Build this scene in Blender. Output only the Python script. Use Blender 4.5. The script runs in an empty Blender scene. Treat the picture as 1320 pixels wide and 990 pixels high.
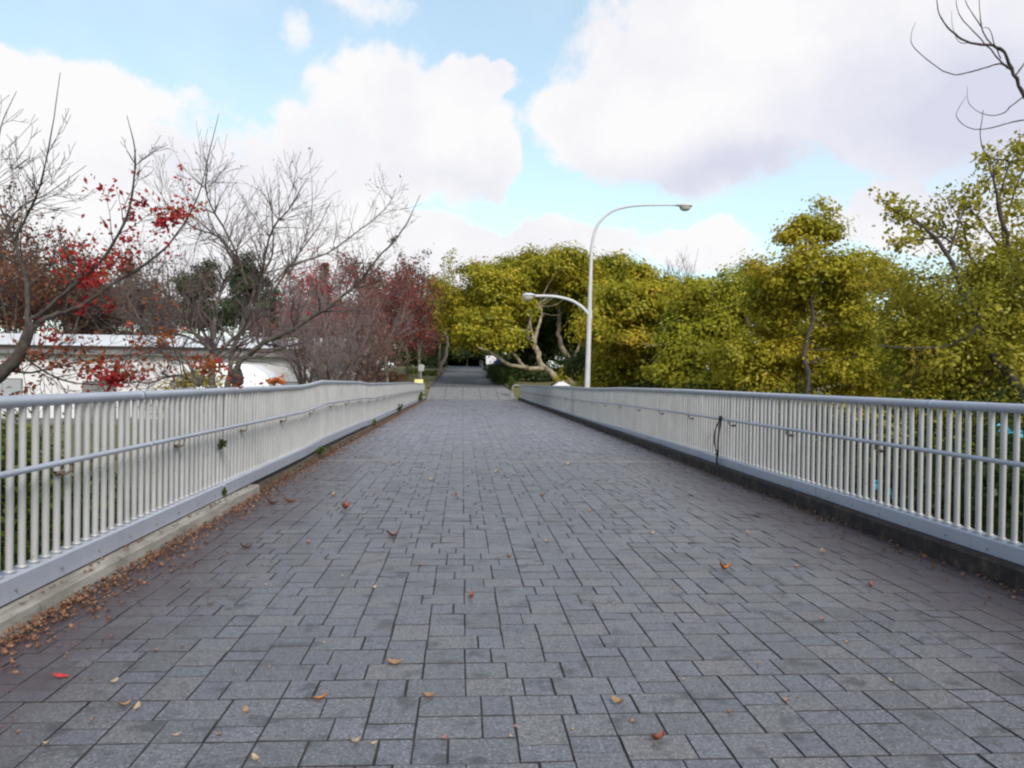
import bpy, bmesh, math, random
import numpy as np
from mathutils import Vector, Matrix

random.seed(7)
RNG = np.random.default_rng(7)
SC = bpy.context.scene
C = SC.collection
PI = math.pi

# ------------------------------------------------------------------ camera
F, CX, CY, EYE, ROLL = 1000.0, 660.0, 495.0, 1.4, 0.012
VPX, VPY = 596.0, 488.0
_c, _s = math.cos(ROLL), math.sin(ROLL)


def _unroll(px, py):
    u, v = px - CX, py - CY
    return _c * u + _s * v, -_s * u + _c * v


_a = _unroll(VPX, VPY)
_Yc = np.array([_a[0], _a[1], F]); _Yc /= np.linalg.norm(_Yc)
_Xc = np.cross([0, 1.0, 0], _Yc); _Xc /= np.linalg.norm(_Xc)
_Dc = np.cross(_Yc, _Xc)
_Zc = -_Dc if _Dc[1] > 0 else _Dc


def pos(px, py, Y):
    """world point seen at photo pixel (px, py) at the distance Y along the bridge"""
    a = _unroll(px, py)
    d = np.array([a[0], a[1], F])
    w = np.array([d @ _Xc, d @ _Yc, d @ _Zc])
    w *= Y / w[1]
    return Vector((w[0], w[1], w[2] + EYE))


xa = Vector((_Xc[0], _Yc[0], _Zc[0])); ya = Vector((_Xc[1], _Yc[1], _Zc[1])); fa = Vector((_Xc[2], _Yc[2], _Zc[2]))
r_ = xa * _c - ya * _s
d_ = xa * _s + ya * _c
cam = bpy.data.cameras.new('camera')
cam.sensor_width = 36; cam.lens = 36 * F / 1320
cam.clip_start = 0.05; cam.clip_end = 5000
co = bpy.data.objects.new('camera', cam); C.objects.link(co)
M = Matrix.Identity(4)
for i in range(3):
    M[i][0], M[i][1], M[i][2] = r_[i], -d_[i], -fa[i]
M[2][3] = EYE
co.matrix_world = M
SC.camera = co

# ------------------------------------------------------------------ light and sky
SC.view_settings.view_transform = 'Standard'
SC.view_settings.look = 'None'
SC.view_settings.exposure = 0.95
SC.view_settings.gamma = 1.0
try:
    SC.cycles.filter_width = 2.25
    SC.cycles.max_bounces = 6
    SC.cycles.transparent_max_bounces = 4
except Exception:
    pass
SUN_EL, SUN_AZ = math.radians(36), math.radians(160)     # azimuth clockwise from +Y (behind the camera, to the right)
sd = Vector((math.sin(SUN_AZ) * math.cos(SUN_EL), math.cos(SUN_AZ) * math.cos(SUN_EL), math.sin(SUN_EL)))
sun = bpy.data.lights.new('sun', 'SUN'); sun.energy = 2.0; sun.angle = math.radians(20); sun.color = (1.0, 0.95, 0.87)
so = bpy.data.objects.new('sun', sun); C.objects.link(so)
so.rotation_euler = sd.to_track_quat('Z', 'Y').to_euler()

world = bpy.data.worlds.new('World'); SC.world = world; world.use_nodes = True


class N:
    """small helper for node trees"""
    def __init__(self, nt):
        self.nt = nt; nt.nodes.clear()

    def n(self, t, **kw):
        x = self.nt.nodes.new(t)
        for k, v in kw.items():
            if k.startswith('i_'):
                k = k[2:]; k = int(k) if k.isdigit() else k
                self.put(x.inputs[k], v)
            else:
                setattr(x, k, v)
        return x

    def put(self, sock, v):
        if isinstance(v, bpy.types.NodeSocket):
            self.nt.links.new(v, sock)
        else:
            sock.default_value = v

    def m(self, op, a, b=None, c=None, clamp=False):
        x = self.nt.nodes.new('ShaderNodeMath'); x.operation = op; x.use_clamp = clamp
        for i, v in enumerate((a, b, c)):
            if v is not None:
                self.put(x.inputs[i], v)
        return x.outputs[0]

    def mix(self, f, a, b, blend='MIX'):
        x = self.nt.nodes.new('ShaderNodeMix'); x.data_type = 'RGBA'; x.blend_type = blend
        self.put(x.inputs[0], f)
        for i, v in ((6, a), (7, b)):
            if isinstance(v, (tuple, list)) and len(v) == 3:
                v = (*v, 1)
            self.put(x.inputs[i], v)
        return x.outputs[2]

    def noise(self, vec, scale, detail=4, rough=0.55, dist=0.0):
        x = self.n('ShaderNodeTexNoise')
        if vec is not None:
            self.put(x.inputs['Vector'], vec)
        x.inputs['Scale'].default_value = scale; x.inputs['Detail'].default_value = detail
        x.inputs['Roughness'].default_value = rough; x.inputs['Distortion'].default_value = dist
        return x.outputs['Fac']

    def ramp(self, f, stops, interp='LINEAR'):
        x = self.nt.nodes.new('ShaderNodeValToRGB'); x.color_ramp.interpolation = interp
        e = x.color_ramp.elements
        while len(e) < len(stops):
            e.new(0.5)
        for el, (p, col) in zip(e, stops):
            el.position = p
            el.color = (*col, 1) if isinstance(col, (tuple, list)) else (col, col, col, 1)
        self.put(x.inputs[0], f)
        return x.outputs[0]

    def smooth(self, f, a, b):
        x = self.nt.nodes.new('ShaderNodeMapRange'); x.interpolation_type = 'SMOOTHSTEP'
        self.put(x.inputs[0], f); x.inputs[1].default_value = a; x.inputs[2].default_value = b
        return x.outputs[0]


def build_sky():
    k = N(world.node_tree)
    tc = k.n('ShaderNodeTexCoord').outputs['Generated']
    sep = k.n('ShaderNodeSeparateXYZ', i_0=tc)
    x, y, z = sep.outputs
    az = k.m('ARCTAN2', x, y)
    el = k.m('ARCSINE', z)
    ae = k.n('ShaderNodeCombineXYZ', i_0=az, i_1=el, i_2=0.0).outputs[0]

    def ang(px, py):
        p = pos(px, py, 1.0); p.z -= EYE
        return math.atan2(p.x, p.y), math.atan2(p.z, math.hypot(p.x, p.y))
    sky = k.n('ShaderNodeTexSky', sky_type='NISHITA', sun_disc=False, sun_elevation=SUN_EL, sun_rotation=SUN_AZ,
              altitude=0.0, air_density=1.0, dust_density=1.0, ozone_density=1.0).outputs[0]
    # warped coordinates make the billows
    n1 = k.n('ShaderNodeTexNoise', i_Vector=tc); n1.inputs['Scale'].default_value = 6.5; n1.inputs['Detail'].default_value = 9; n1.inputs['Roughness'].default_value = 0.58
    w = k.n('ShaderNodeVectorMath', operation='SUBTRACT', i_0=n1.outputs['Color'], i_1=(0.5, 0.5, 0.5)).outputs[0]
    w = k.n('ShaderNodeVectorMath', operation='MULTIPLY', i_0=w, i_1=(0.20, 0.13, 0.0)).outputs[0]
    pw = k.n('ShaderNodeVectorMath', operation='ADD', i_0=ae, i_1=w).outputs[0]
    fbm = k.noise(tc, 9.0, 8, 0.6)

    def blob(px, py, rx, ry, src=pw):
        a, e = ang(px, py)
        v = k.n('ShaderNodeVectorMath', operation='SUBTRACT', i_0=src, i_1=(a, e, 0)).outputs[0]
        v = k.n('ShaderNodeVectorMath', operation='MULTIPLY', i_0=v, i_1=(F / rx, F / ry, 0)).outputs[0]
        return k.m('SUBTRACT', 1.0, k.n('ShaderNodeVectorMath', operation='LENGTH', i_0=v).outputs['Value'])

    def union(lst):
        o = blob(*lst[0])
        for b in lst[1:]:
            o = k.m('SMOOTH_MAX', o, blob(*b), 0.12)
        return o
    clouds = union([(960, 100, 255, 150), (1210, 95, 330, 125), (800, 165, 125, 75), (920, 20, 110, 110), (1420, 60, 260, 190),
                    (530, 155, 150, 84), (622, 108, 80, 34), (655, 92, 34, 16), (470, 215, 190, 75), (620, 205, 52, 46),
                    (30, 118, 215, 58), (130, 245, 330, 82), (330, 260, 220, 95), (-160, 160, 220, 150),
                    (700, 322, 175, 46), (900, 322, 95, 34), (1160, 285, 95, 56), (400, 330, 520, 70), (1420, 300, 160, 70)])
    mask = k.m('ADD', clouds, k.m('MULTIPLY', k.m('SUBTRACT', fbm, 0.5), 1.0))
    # the rest of the sky: scattered cumulus of the same kind
    pl = k.n('ShaderNodeVectorMath', operation='MULTIPLY', i_0=tc, i_1=(1.0, 1.0, 1.6)).outputs[0]
    other = k.smooth(k.noise(pl, 2.1, 8, 0.55), 0.50, 0.66)
    front = k.smooth(y, 0.45, 0.68)
    hi = k.m('SUBTRACT', 1.0, k.smooth(el, 0.50, 0.72))
    infr = k.m('MULTIPLY', front, hi)
    body = k.m('ADD', k.m('MULTIPLY', k.smooth(mask, 0.06, 0.28), infr), k.m('MULTIPLY', other, k.m('SUBTRACT', 1.0, infr)), clamp=True)
    wisp = k.m('MAXIMUM', blob(470, 16, 70, 34), blob(382, 55, 34, 44))
    wisp = k.m('MULTIPLY', k.smooth(k.m('ADD', wisp, k.m('MULTIPLY', k.m('SUBTRACT', k.noise(tc, 16.0, 8, 0.65), 0.5), 2.2)), 0.25, 1.15), 0.85)
    body = k.m('MAXIMUM', body, wisp)
    # thin veil and whitening towards the horizon
    veil = k.m('MULTIPLY', k.smooth(k.noise(tc, 2.6, 5, 0.6, 0.6), 0.40, 0.78), 0.42)
    hz = k.m('MULTIPLY', k.m('SUBTRACT', 1.0, k.smooth(el, 0.02, 0.34)), 0.62)
    veil = k.m('MAXIMUM', k.m('ADD', veil, 0.34), hz)
    skyc = k.mix(1.0, sky, (2.5, 2.45, 2.1), 'MULTIPLY')
    base = k.mix(veil, skyc, (6.9, 8.6, 9.7))
    # shaded undersides: thick part of the big cloud
    sh = k.m('MAXIMUM', k.m('MULTIPLY', blob(1240, 150, 330, 150), 0.95), k.m('MULTIPLY', blob(960, 225, 270, 62), 0.85))
    sh = k.m('MAXIMUM', sh, k.m('MULTIPLY', blob(560, 225, 210, 60), 0.45))
    sh = k.m('MAXIMUM', sh, k.m('MULTIPLY', blob(200, 215, 300, 60), 0.38))
    sh = k.m('ADD', k.smooth(sh, -0.02, 0.95), k.m('MULTIPLY', k.m('SUBTRACT', k.noise(tc, 5.0, 9, 0.60), 0.46), 1.7), clamp=True)
    ccol = k.mix(sh, (9.05, 9.0, 9.1), (6.5, 6.65, 7.9))
    col = k.mix(body, base, ccol)
    bg = k.n('ShaderNodeBackground', i_Color=col, i_Strength=0.056)
    k.nt.links.new(bg.outputs[0], k.n('ShaderNodeOutputWorld').inputs[0])


build_sky()


# ------------------------------------------------------------------ materials
def material(name, build):
    m = bpy.data.materials.new(name); m.use_nodes = True
    k = N(m.node_tree)
    sh = build(k)
    k.nt.links.new(sh, k.n('ShaderNodeOutputMaterial').inputs[0])
    return m


def principled(k, col, rough=0.6, bump=None, bstr=0.3, bdist=0.01, metal=0.0, spec=0.5):
    p = k.n('ShaderNodeBsdfPrincipled')
    k.put(p.inputs['Base Color'], (*col, 1) if isinstance(col, tuple) else col)
    k.put(p.inputs['Roughness'], rough)
    p.inputs['Metallic'].default_value = metal
    p.inputs['Specular IOR Level'].default_value = spec
    if bump is not None:
        b = k.n('ShaderNodeBump', i_Strength=bstr, i_Distance=bdist, i_Height=bump)
        k.nt.links.new(b.outputs[0], p.inputs['Normal'])
    return p.outputs[0]


def worldpos(k):
    return k.n('ShaderNodeNewGeometry').outputs['Position']


def plain(name, col, rough=0.6, var=0.25, scale=6.0, bstr=0.15, metal=0.0, spec=0.4):
    def b(k):
        p = worldpos(k)
        n = k.noise(p, scale, 6, 0.6)
        c = k.mix(k.smooth(n, 0.3, 0.75), tuple(v * (1 - var) for v in col), tuple(min(1, v * (1 + var * 0.6)) for v in col))
        return principled(k, c, rough, k.noise(p, scale * 9, 4), bstr, 0.01, metal, spec)
    return material(name, b)


def paver_mat(name, geo):
    def b(k):
        p = worldpos(k)
        at = k.n('ShaderNodeAttribute', attribute_name='tone', attribute_type='GEOMETRY' if geo else 'OBJECT')
        tone = at.outputs['Fac']
        at2 = k.n('ShaderNodeAttribute', attribute_name='small', attribute_type='GEOMETRY' if geo else 'OBJECT')
        small = at2.outputs['Fac']
        a = k.ramp(tone, [(0.0, (0.098, 0.095, 0.102)), (0.45, (0.114, 0.111, 0.120)), (0.8, (0.124, 0.120, 0.127)), (1.0, (0.130, 0.122, 0.125))])
        s = k.ramp(tone, [(0.0, (0.100, 0.099, 0.115)), (0.6, (0.117, 0.116, 0.135)), (1.0, (0.130, 0.126, 0.143))])
        c = k.mix(small, a, s)
        sp = k.noise(p, 72.0, 3, 0.8)
        c = k.mix(k.smooth(sp, 0.51, 0.63), c, k.mix(1.0, c, (2.15, 2.1, 2.15), 'MULTIPLY'))
        c = k.mix(k.m('MULTIPLY', k.smooth(k.noise(p, 58.0, 3, 0.8), 0.48, 0.36), 0.95), c, (0.036, 0.035, 0.040))
        ob = k.noise(p, 23.0, 3, 0.6)
        c = k.mix(k.m('MULTIPLY', k.smooth(ob, 0.48, 0.68), 0.55), c, (0.062, 0.059, 0.064))
        st = k.smooth(k.noise(p, 5.5, 4, 0.6), 0.54, 0.68)
        c = k.mix(k.m('MULTIPLY', st, 0.80), c, (0.046, 0.043, 0.046))
        mot = k.noise(p, 0.7, 5, 0.6)
        c = k.mix(k.m('MULTIPLY', k.smooth(mot, 0.38, 0.72), 0.40), c, k.mix(1.0, c, (0.70, 0.69, 0.70), 'MULTIPLY'))
        sx = k.n('ShaderNodeSeparateXYZ', i_0=p).outputs[0]
        sy = k.n('ShaderNodeSeparateXYZ', i_0=p).outputs[1]
        # grazing sky sheen put into the colour: blocks turn paler with distance
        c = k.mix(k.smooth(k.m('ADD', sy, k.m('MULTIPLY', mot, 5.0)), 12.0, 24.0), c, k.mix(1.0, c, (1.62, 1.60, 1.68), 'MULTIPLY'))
        # damp algae staining along both kerbs
        wob = k.m('MULTIPLY', k.m('SUBTRACT', k.noise(p, 1.6, 5, 0.6), 0.5), 1.3)
        ed = k.m('MAXIMUM', k.smooth(k.m('ADD', sx, wob), -1.25, -2.30), k.smooth(k.m('ADD', sx, wob), 2.2, 3.6))
        c = k.mix(k.m('MULTIPLY', ed, k.m('SUBTRACT', 0.85, k.m('MULTIPLY', k.smooth(sy, 7.0, 18.0), 0.6))), c, (0.055, 0.034, 0.041))
        rg = k.m('ADD', 0.36, k.m('MULTIPLY', k.noise(p, 3.0, 4), 0.22))
        return principled(k, c, rg, k.m('ADD', k.noise(p, 75.0, 3, 0.8), k.m('MULTIPLY', k.noise(p, 30.0, 3), 0.6)), 0.55, 0.004, 0, 0.62)
    return material(name, b)


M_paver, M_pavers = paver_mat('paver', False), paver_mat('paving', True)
M_joint = plain('joint_sand', (0.047, 0.043, 0.044), 0.95, 0.5, 9)


def paint(name, hi, lo, rough):
    def b(k):
        p = worldpos(k)
        n = k.noise(p, 2.2, 6, 0.6)
        c = k.mix(k.smooth(n, 0.35, 0.75), hi, lo)
        sc = k.n('ShaderNodeVectorMath', operation='MULTIPLY', i_0=p, i_1=(26.0, 26.0, 2.2)).outputs[0]
        c = k.mix(k.m('MULTIPLY', k.smooth(k.noise(sc, 1.0, 5, 0.6), 0.56, 0.80), 0.45), c, (0.21, 0.20, 0.18))
        c = k.mix(k.m('MULTIPLY', k.smooth(k.noise(p, 5.0, 6, 0.7), 0.64, 0.72), 0.7), c, (0.17, 0.105, 0.07))
        return principled(k, c, rough, k.noise(p, 40, 4), 0.06, 0.003, 0.0, 0.6)
    return material(name, b)


M_paint = paint('sky_tinted_paint', (0.345, 0.36, 0.43), (0.295, 0.31, 0.37), 0.28)  # blue skylight on rails and base beam is put into this colour
M_balu = paint('stone_grey_paint', (0.345, 0.342, 0.348), (0.285, 0.282, 0.285), 0.36)


def kerb_build(k):
    p = worldpos(k)
    st = k.n('ShaderNodeVectorMath', operation='MULTIPLY', i_0=p, i_1=(9.0, 1.3, 9.0)).outputs[0]
    n = k.noise(st, 1.4, 7, 0.65)
    c = k.mix(k.smooth(n, 0.32, 0.70), (0.185, 0.166, 0.142), (0.36, 0.332, 0.29))
    c = k.mix(k.m('MULTIPLY', k.smooth(k.noise(p, 12, 5), 0.58, 0.75), 0.6), c, (0.07, 0.062, 0.05))
    return principled(k, c, 0.85, k.noise(p, 60, 5, 0.65), 0.5, 0.006)


M_kerb = material('kerb_concrete', kerb_build)


def moss_build(k):
    p = worldpos(k)
    n = k.noise(p, 7, 7, 0.65)
    c = k.ramp(n, [(0.3, (0.006, 0.004, 0.005)), (0.48, (0.016, 0.011, 0.011)), (0.60, (0.040, 0.026, 0.022)), (0.74, (0.11, 0.085, 0.06))])
    return principled(k, c, 0.9, k.noise(p, 45, 6, 0.7), 0.8, 0.012)


M_moss = material('mossy_concrete', moss_build)


def soil_build(k):
    p = worldpos(k)
    n = k.noise(p, 9, 7, 0.65)
    c = k.ramp(n, [(0.3, (0.035, 0.026, 0.018)), (0.55, (0.085, 0.062, 0.042)), (0.75, (0.16, 0.125, 0.09))])
    return principled(k, c, 0.95, k.noise(p, 50, 6, 0.7), 0.8, 0.012)


M_soil = material('dirty_kerb', soil_build)


def ground_build(k):
    p = worldpos(k)
    n = k.noise(p, 0.16, 7, 0.6); f = k.noise(p, 3.5, 6, 0.7)
    c = k.mix(k.smooth(n, 0.40, 0.62), (0.105, 0.105, 0.026), (0.17, 0.140, 0.048))
    c = k.mix(k.m('MULTIPLY', k.smooth(f, 0.42, 0.7), 0.7), c, (0.055, 0.052, 0.018))
    c = k.mix(k.m('MULTIPLY', k.smooth(k.noise(p, 0.9, 6, 0.6), 0.55, 0.70), 0.75), c, (0.15, 0.072, 0.030))
    return principled(k, c, 0.95, k.noise(p, 14, 6, 0.7), 1.0, 0.06)


M_ground = material('grass_ground', ground_build)
M_bark = plain('cherry_bark', (0.060, 0.048, 0.042), 0.9, 0.5, 14, 0.8)
M_barkp = plain('pale_bark', (0.235, 0.195, 0.135), 0.9, 0.65, 2.2, 1.0)
M_barkg = plain('grey_bark', (0.12, 0.103, 0.085), 0.9, 0.45, 5, 0.8)
M_twig = plain('twigs', (0.100, 0.070, 0.072), 0.9, 0.3, 3, 0.0)
M_white = plain('white_wall', (0.58, 0.565, 0.585), 0.7, 0.10, 0.8, 0.05)
M_roofw = plain('white_roof', (0.62, 0.61, 0.63), 0.5, 0.08, 0.5, 0.05)
M_greyw = plain('grey_fascia', (0.17, 0.165, 0.17), 0.7, 0.2, 1.0, 0.05)
M_dark = plain('dark_glass', (0.02, 0.022, 0.026), 0.15, 0.2, 1.0, 0.0, 0, 0.6)
M_pane = plain('pale_pane', (0.30, 0.31, 0.34), 0.12, 0.1, 1.0, 0.0, 0, 0.6)
M_conc = plain('light_concrete', (0.235, 0.212, 0.205), 0.85, 0.22, 3, 0.3)
M_slab = plain('grey_slab', (0.185, 0.180, 0.182), 0.85, 0.30, 3, 0.3)
M_asph = plain('asphalt', (0.098, 0.100, 0.108), 0.8, 0.3, 1.2, 0.3)
M_lamp = plain('lamp_paint', (0.46, 0.46, 0.47), 0.4, 0.12, 3, 0.03)
M_lens = plain('lamp_lens', (0.42, 0.40, 0.36), 0.2, 0.1, 3, 0.0)
M_rust = plain('rusty_clip', (0.22, 0.17, 0.13), 0.6, 0.4, 30, 0.2)
M_cord = plain('dark_cord', (0.03, 0.028, 0.028), 0.8, 0.3, 30, 0.2)
M_cyan = plain('cyan_plastic', (0.07, 0.42, 0.60), 0.35, 0.2, 8, 0.1)
M_blue = plain('blue_sheet', (0.02, 0.05, 0.36), 0.45, 0.3, 3, 0.3)
M_yel = plain('yellow_plate', (0.72, 0.66, 0.30), 0.5, 0.1, 8, 0.0)
M_carw = plain('car_white', (0.78, 0.79, 0.82), 0.25, 0.03, 3, 0.0, 0, 0.5)
M_rub = plain('rubber', (0.02, 0.02, 0.02), 0.8, 0.2, 10, 0.1)
M_steel = plain('grey_steel', (0.30, 0.30, 0.30), 0.45, 0.15, 10, 0.05)
M_roofb = plain('slate_blue_roof', (0.10, 0.115, 0.15), 0.6, 0.15, 1.0, 0.05)


def leaf_mat(name, cols, scale=0.5, trans=0.42, gloss=0.012):
    def b(k):
        g = k.n('ShaderNodeNewGeometry')
        rnd = g.outputs['Random Per Island']
        n = k.noise(g.outputs['Position'], scale, 4, 0.6)
        f = k.m('ADD', k.m('MULTIPLY', rnd, 0.34), k.m('SUBTRACT', k.m('MULTIPLY', n, 1.5), 0.38), clamp=True)
        st = [(i / (len(cols) - 1), c) for i, c in enumerate(cols)]
        c = k.ramp(f, st)
        d = k.n('ShaderNodeBsdfDiffuse', i_Color=c)
        t = k.n('ShaderNodeBsdfTranslucent', i_Color=c)
        gl = k.n('ShaderNodeBsdfGlossy', i_Roughness=0.45); gl.inputs['Color'].default_value = (0.8, 0.8, 0.8, 1)
        a = k.n('ShaderNodeMixShader', i_0=trans, i_1=d.outputs[0], i_2=t.outputs[0])
        a = k.n('ShaderNodeMixShader', i_0=gloss, i_1=a.outputs[0], i_2=gl.outputs[0])
        return a.outputs[0]
    return material(name, b)


L_gold = leaf_mat('golden_green_leaves', [(0.099, 0.116, 0.017), (0.233, 0.226, 0.022), (0.389, 0.328, 0.028), (0.495, 0.314, 0.035)], 0.55)
L_goldg = leaf_mat('fresh_golden_leaves', [(0.078, 0.109, 0.017), (0.184, 0.208, 0.022), (0.332, 0.310, 0.024), (0.438, 0.338, 0.032)], 0.6)
L_olive = leaf_mat('olive_leaves', [(0.084, 0.095, 0.018), (0.202, 0.199, 0.023), (0.336, 0.293, 0.029), (0.406, 0.246, 0.037)], 0.8)
L_camph = leaf_mat('camphor_leaves', [(0.068, 0.080, 0.013), (0.186, 0.189, 0.019), (0.365, 0.313, 0.024), (0.468, 0.339, 0.030)], 0.34)
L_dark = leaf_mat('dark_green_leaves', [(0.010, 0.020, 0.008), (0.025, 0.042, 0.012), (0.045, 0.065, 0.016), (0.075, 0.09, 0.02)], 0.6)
L_shrub = leaf_mat('shrub_leaves', [(0.018, 0.034, 0.008), (0.045, 0.075, 0.012), (0.095, 0.120, 0.016), (0.19, 0.19, 0.02)], 1.6)
L_con = leaf_mat('conifer_needles', [(0.014, 0.026, 0.014), (0.028, 0.046, 0.022), (0.050, 0.068, 0.030), (0.075, 0.085, 0.040)], 0.5, 0.1)
L_red = leaf_mat('red_leaves', [(0.104, 0.011, 0.013), (0.247, 0.016, 0.024), (0.361, 0.032, 0.031), (0.342, 0.099, 0.028)], 1.6, 0.4)
L_rust = leaf_mat('rust_leaves', [(0.052, 0.027, 0.019), (0.109, 0.050, 0.034), (0.157, 0.069, 0.038), (0.190, 0.112, 0.036)], 0.4, 0.3)
L_crim = leaf_mat('crimson_leaves', [(0.085, 0.026, 0.022), (0.17, 0.038, 0.032), (0.25, 0.050, 0.040), (0.20, 0.075, 0.045)], 0.5, 0.35)
L_brown = leaf_mat('grey_brown_leaves', [(0.060, 0.046, 0.038), (0.095, 0.070, 0.056), (0.125, 0.092, 0.062), (0.12, 0.10, 0.045)], 0.4, 0.25)
L_russ = leaf_mat('muted_russet_leaves', [(0.090, 0.056, 0.045), (0.138, 0.076, 0.058), (0.180, 0.084, 0.058), (0.162, 0.106, 0.055)], 0.5, 0.3)
L_oran = leaf_mat('orange_leaves', [(0.30, 0.09, 0.02), (0.46, 0.16, 0.02), (0.52, 0.26, 0.03)], 2.0, 0.35)
L_yelg = leaf_mat('yellow_bush_leaves', [(0.16, 0.14, 0.02), (0.30, 0.25, 0.03), (0.38, 0.28, 0.04)], 1.0, 0.3)
L_litter = leaf_mat('dry_leaf_litter', [(0.055, 0.027, 0.020), (0.12, 0.056, 0.034), (0.21, 0.105, 0.060), (0.30, 0.19, 0.115)], 14.0, 0.1, 0.03)


def flat_leaf(name, col):
    return plain(name, col, 0.7, 0.35, 60, 0.3)


# ------------------------------------------------------------------ mesh helpers
def tag(o, label=None, cat=None, group=None, kind=None):
    for k, v in (('label', label), ('category', cat), ('group', group), ('kind', kind)):
        if v:
            o[k] = v
    return o


def link(name, me, parent=None, loc=None):
    o = bpy.data.objects.new(name, me); C.objects.link(o)
    if parent is not None:
        o.parent = parent
    if loc is not None:
        o.location = loc
    return o


def empty(name, loc=(0, 0, 0)):
    o = bpy.data.objects.new(name, None); C.objects.link(o); o.location = loc; o.empty_display_size = 0.2
    return o


def mesh(name, V, Fc, mat, smooth=False):
    me = bpy.data.meshes.new(name)
    me.from_pydata([tuple(v) for v in V], [], [tuple(f) for f in Fc])
    me.materials.append(mat)
    if smooth:
        me.polygons.foreach_set('use_smooth', [True] * len(me.polygons))
    me.update()
    return me


def quads_mesh(name, V, mat, n=4, smooth=False):
    """V: (k*n,3) array, every n vertices one face"""
    V = np.asarray(V, dtype=np.float32)
    k = len(V) // n
    me = bpy.data.meshes.new(name)
    me.vertices.add(len(V)); me.vertices.foreach_set('co', V.ravel())
    me.loops.add(len(V)); me.loops.foreach_set('vertex_index', np.arange(len(V), dtype=np.int32))
    me.polygons.add(k); me.polygons.foreach_set('loop_start', np.arange(0, len(V), n, dtype=np.int32))
    me.polygons.foreach_set('loop_total', np.full(k, n, dtype=np.int32))
    me.materials.append(mat)
    me.update(calc_edges=True)
    return me


class Tubes:
    """collects tapered tubes; one mesh"""
    def __init__(self):
        self.g = {}

    def add(self, pts, rad, sides=6):
        self.g.setdefault((len(pts), sides), []).append((pts, rad))

    def mesh(self, name, mat):
        VV, FF, off = [], [], 0
        for (K, S), lst in self.g.items():
            P = np.array([[tuple(p) for p in a] for a, _ in lst], dtype=np.float64)      # B,K,3
            R = np.array([r for _, r in lst], dtype=np.float64)
            B = len(lst)
            T = np.gradient(P, axis=1); T /= np.linalg.norm(T, axis=2, keepdims=True) + 1e-9
            ref = np.zeros((B, K, 3)); mt = np.abs(T.mean(axis=1))
            ax = np.argmin(mt, axis=1)
            ref[np.arange(B), :, ax] = 1.0
            U = np.cross(T, ref); U /= np.linalg.norm(U, axis=2, keepdims=True) + 1e-9
            W = np.cross(T, U)
            an = np.arange(S) * 2 * PI / S
            ring = P[:, :, None, :] + R[:, :, None, None] * (U[:, :, None, :] * np.cos(an)[None, None, :, None] + W[:, :, None, :] * np.sin(an)[None, None, :, None])
            V = ring.reshape(-1, 3)
            b, kk, s = np.meshgrid(np.arange(B), np.arange(K - 1), np.arange(S), indexing='ij')
            i0 = off + (b * K + kk) * S + s
            i1 = off + (b * K + kk) * S + (s + 1) % S
            Q = np.stack([i0, i1, i1 + S, i0 + S], axis=-1).reshape(-1, 4)
            VV.append(V); FF.append(Q); off += len(V)
        V = np.concatenate(VV).astype(np.float32); Q = np.concatenate(FF).astype(np.int32)
        me = bpy.data.meshes.new(name)
        me.vertices.add(len(V)); me.vertices.foreach_set('co', V.ravel())
        me.loops.add(Q.size); me.loops.foreach_set('vertex_index', Q.ravel())
        me.polygons.add(len(Q)); me.polygons.foreach_set('loop_start', np.arange(0, Q.size, 4, dtype=np.int32))
        me.polygons.foreach_set('loop_total', np.full(len(Q), 4, dtype=np.int32))
        me.polygons.foreach_set('use_smooth', np.ones(len(Q), dtype=bool))
        me.materials.append(mat); me.update(calc_edges=True)
        return me


def spline(pts, n=4):
    """Catmull-Rom through pts"""
    P = [Vector(p) for p in pts]
    if len(P) < 3:
        return P
    out = []
    Q = [P[0] * 2 - P[1]] + P + [P[-1] * 2 - P[-2]]
    for i in range(1, len(Q) - 2):
        a, b, c, d = Q[i - 1], Q[i], Q[i + 1], Q[i + 2]
        for j in range(n):
            t = j / n
            out.append(0.5 * ((2 * b) + (c - a) * t + (2 * a - 5 * b + 4 * c - d) * t * t + (3 * b - a - 3 * c + d) * t ** 3))
    out.append(P[-1])
    return out


def lin(a, b, n):
    return [a + (b - a) * i / (n - 1) for i in range(n)]


def box_bm(bm, x0, x1, y0, y1, z0, z1, bev=0.0):
    vs = [bm.verts.new(p) for p in ((x0, y0, z0), (x1, y0, z0), (x1, y1, z0), (x0, y1, z0), (x0, y0, z1), (x1, y0, z1), (x1, y1, z1), (x0, y1, z1))]
    fs = [bm.faces.new([vs[i] for i in f]) for f in ((3, 2, 1, 0), (4, 5, 6, 7), (0, 1, 5, 4), (1, 2, 6, 5), (2, 3, 7, 6), (3, 0, 4, 7))]
    if bev:
        es = list({e for f in fs for e in f.edges})
        bmesh.ops.bevel(bm, geom=es, offset=bev, segments=2, profile=0.6, affect='EDGES')


def box(name, mat, x0, x1, y0, y1, z0, z1, parent=None, bev=0.0):
    bm = bmesh.new(); box_bm(bm, x0, x1, y0, y1, z0, z1, bev)
    me = bpy.data.meshes.new(name); bm.to_mesh(me); bm.free(); me.materials.append(mat)
    return link(name, me, parent)


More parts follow.
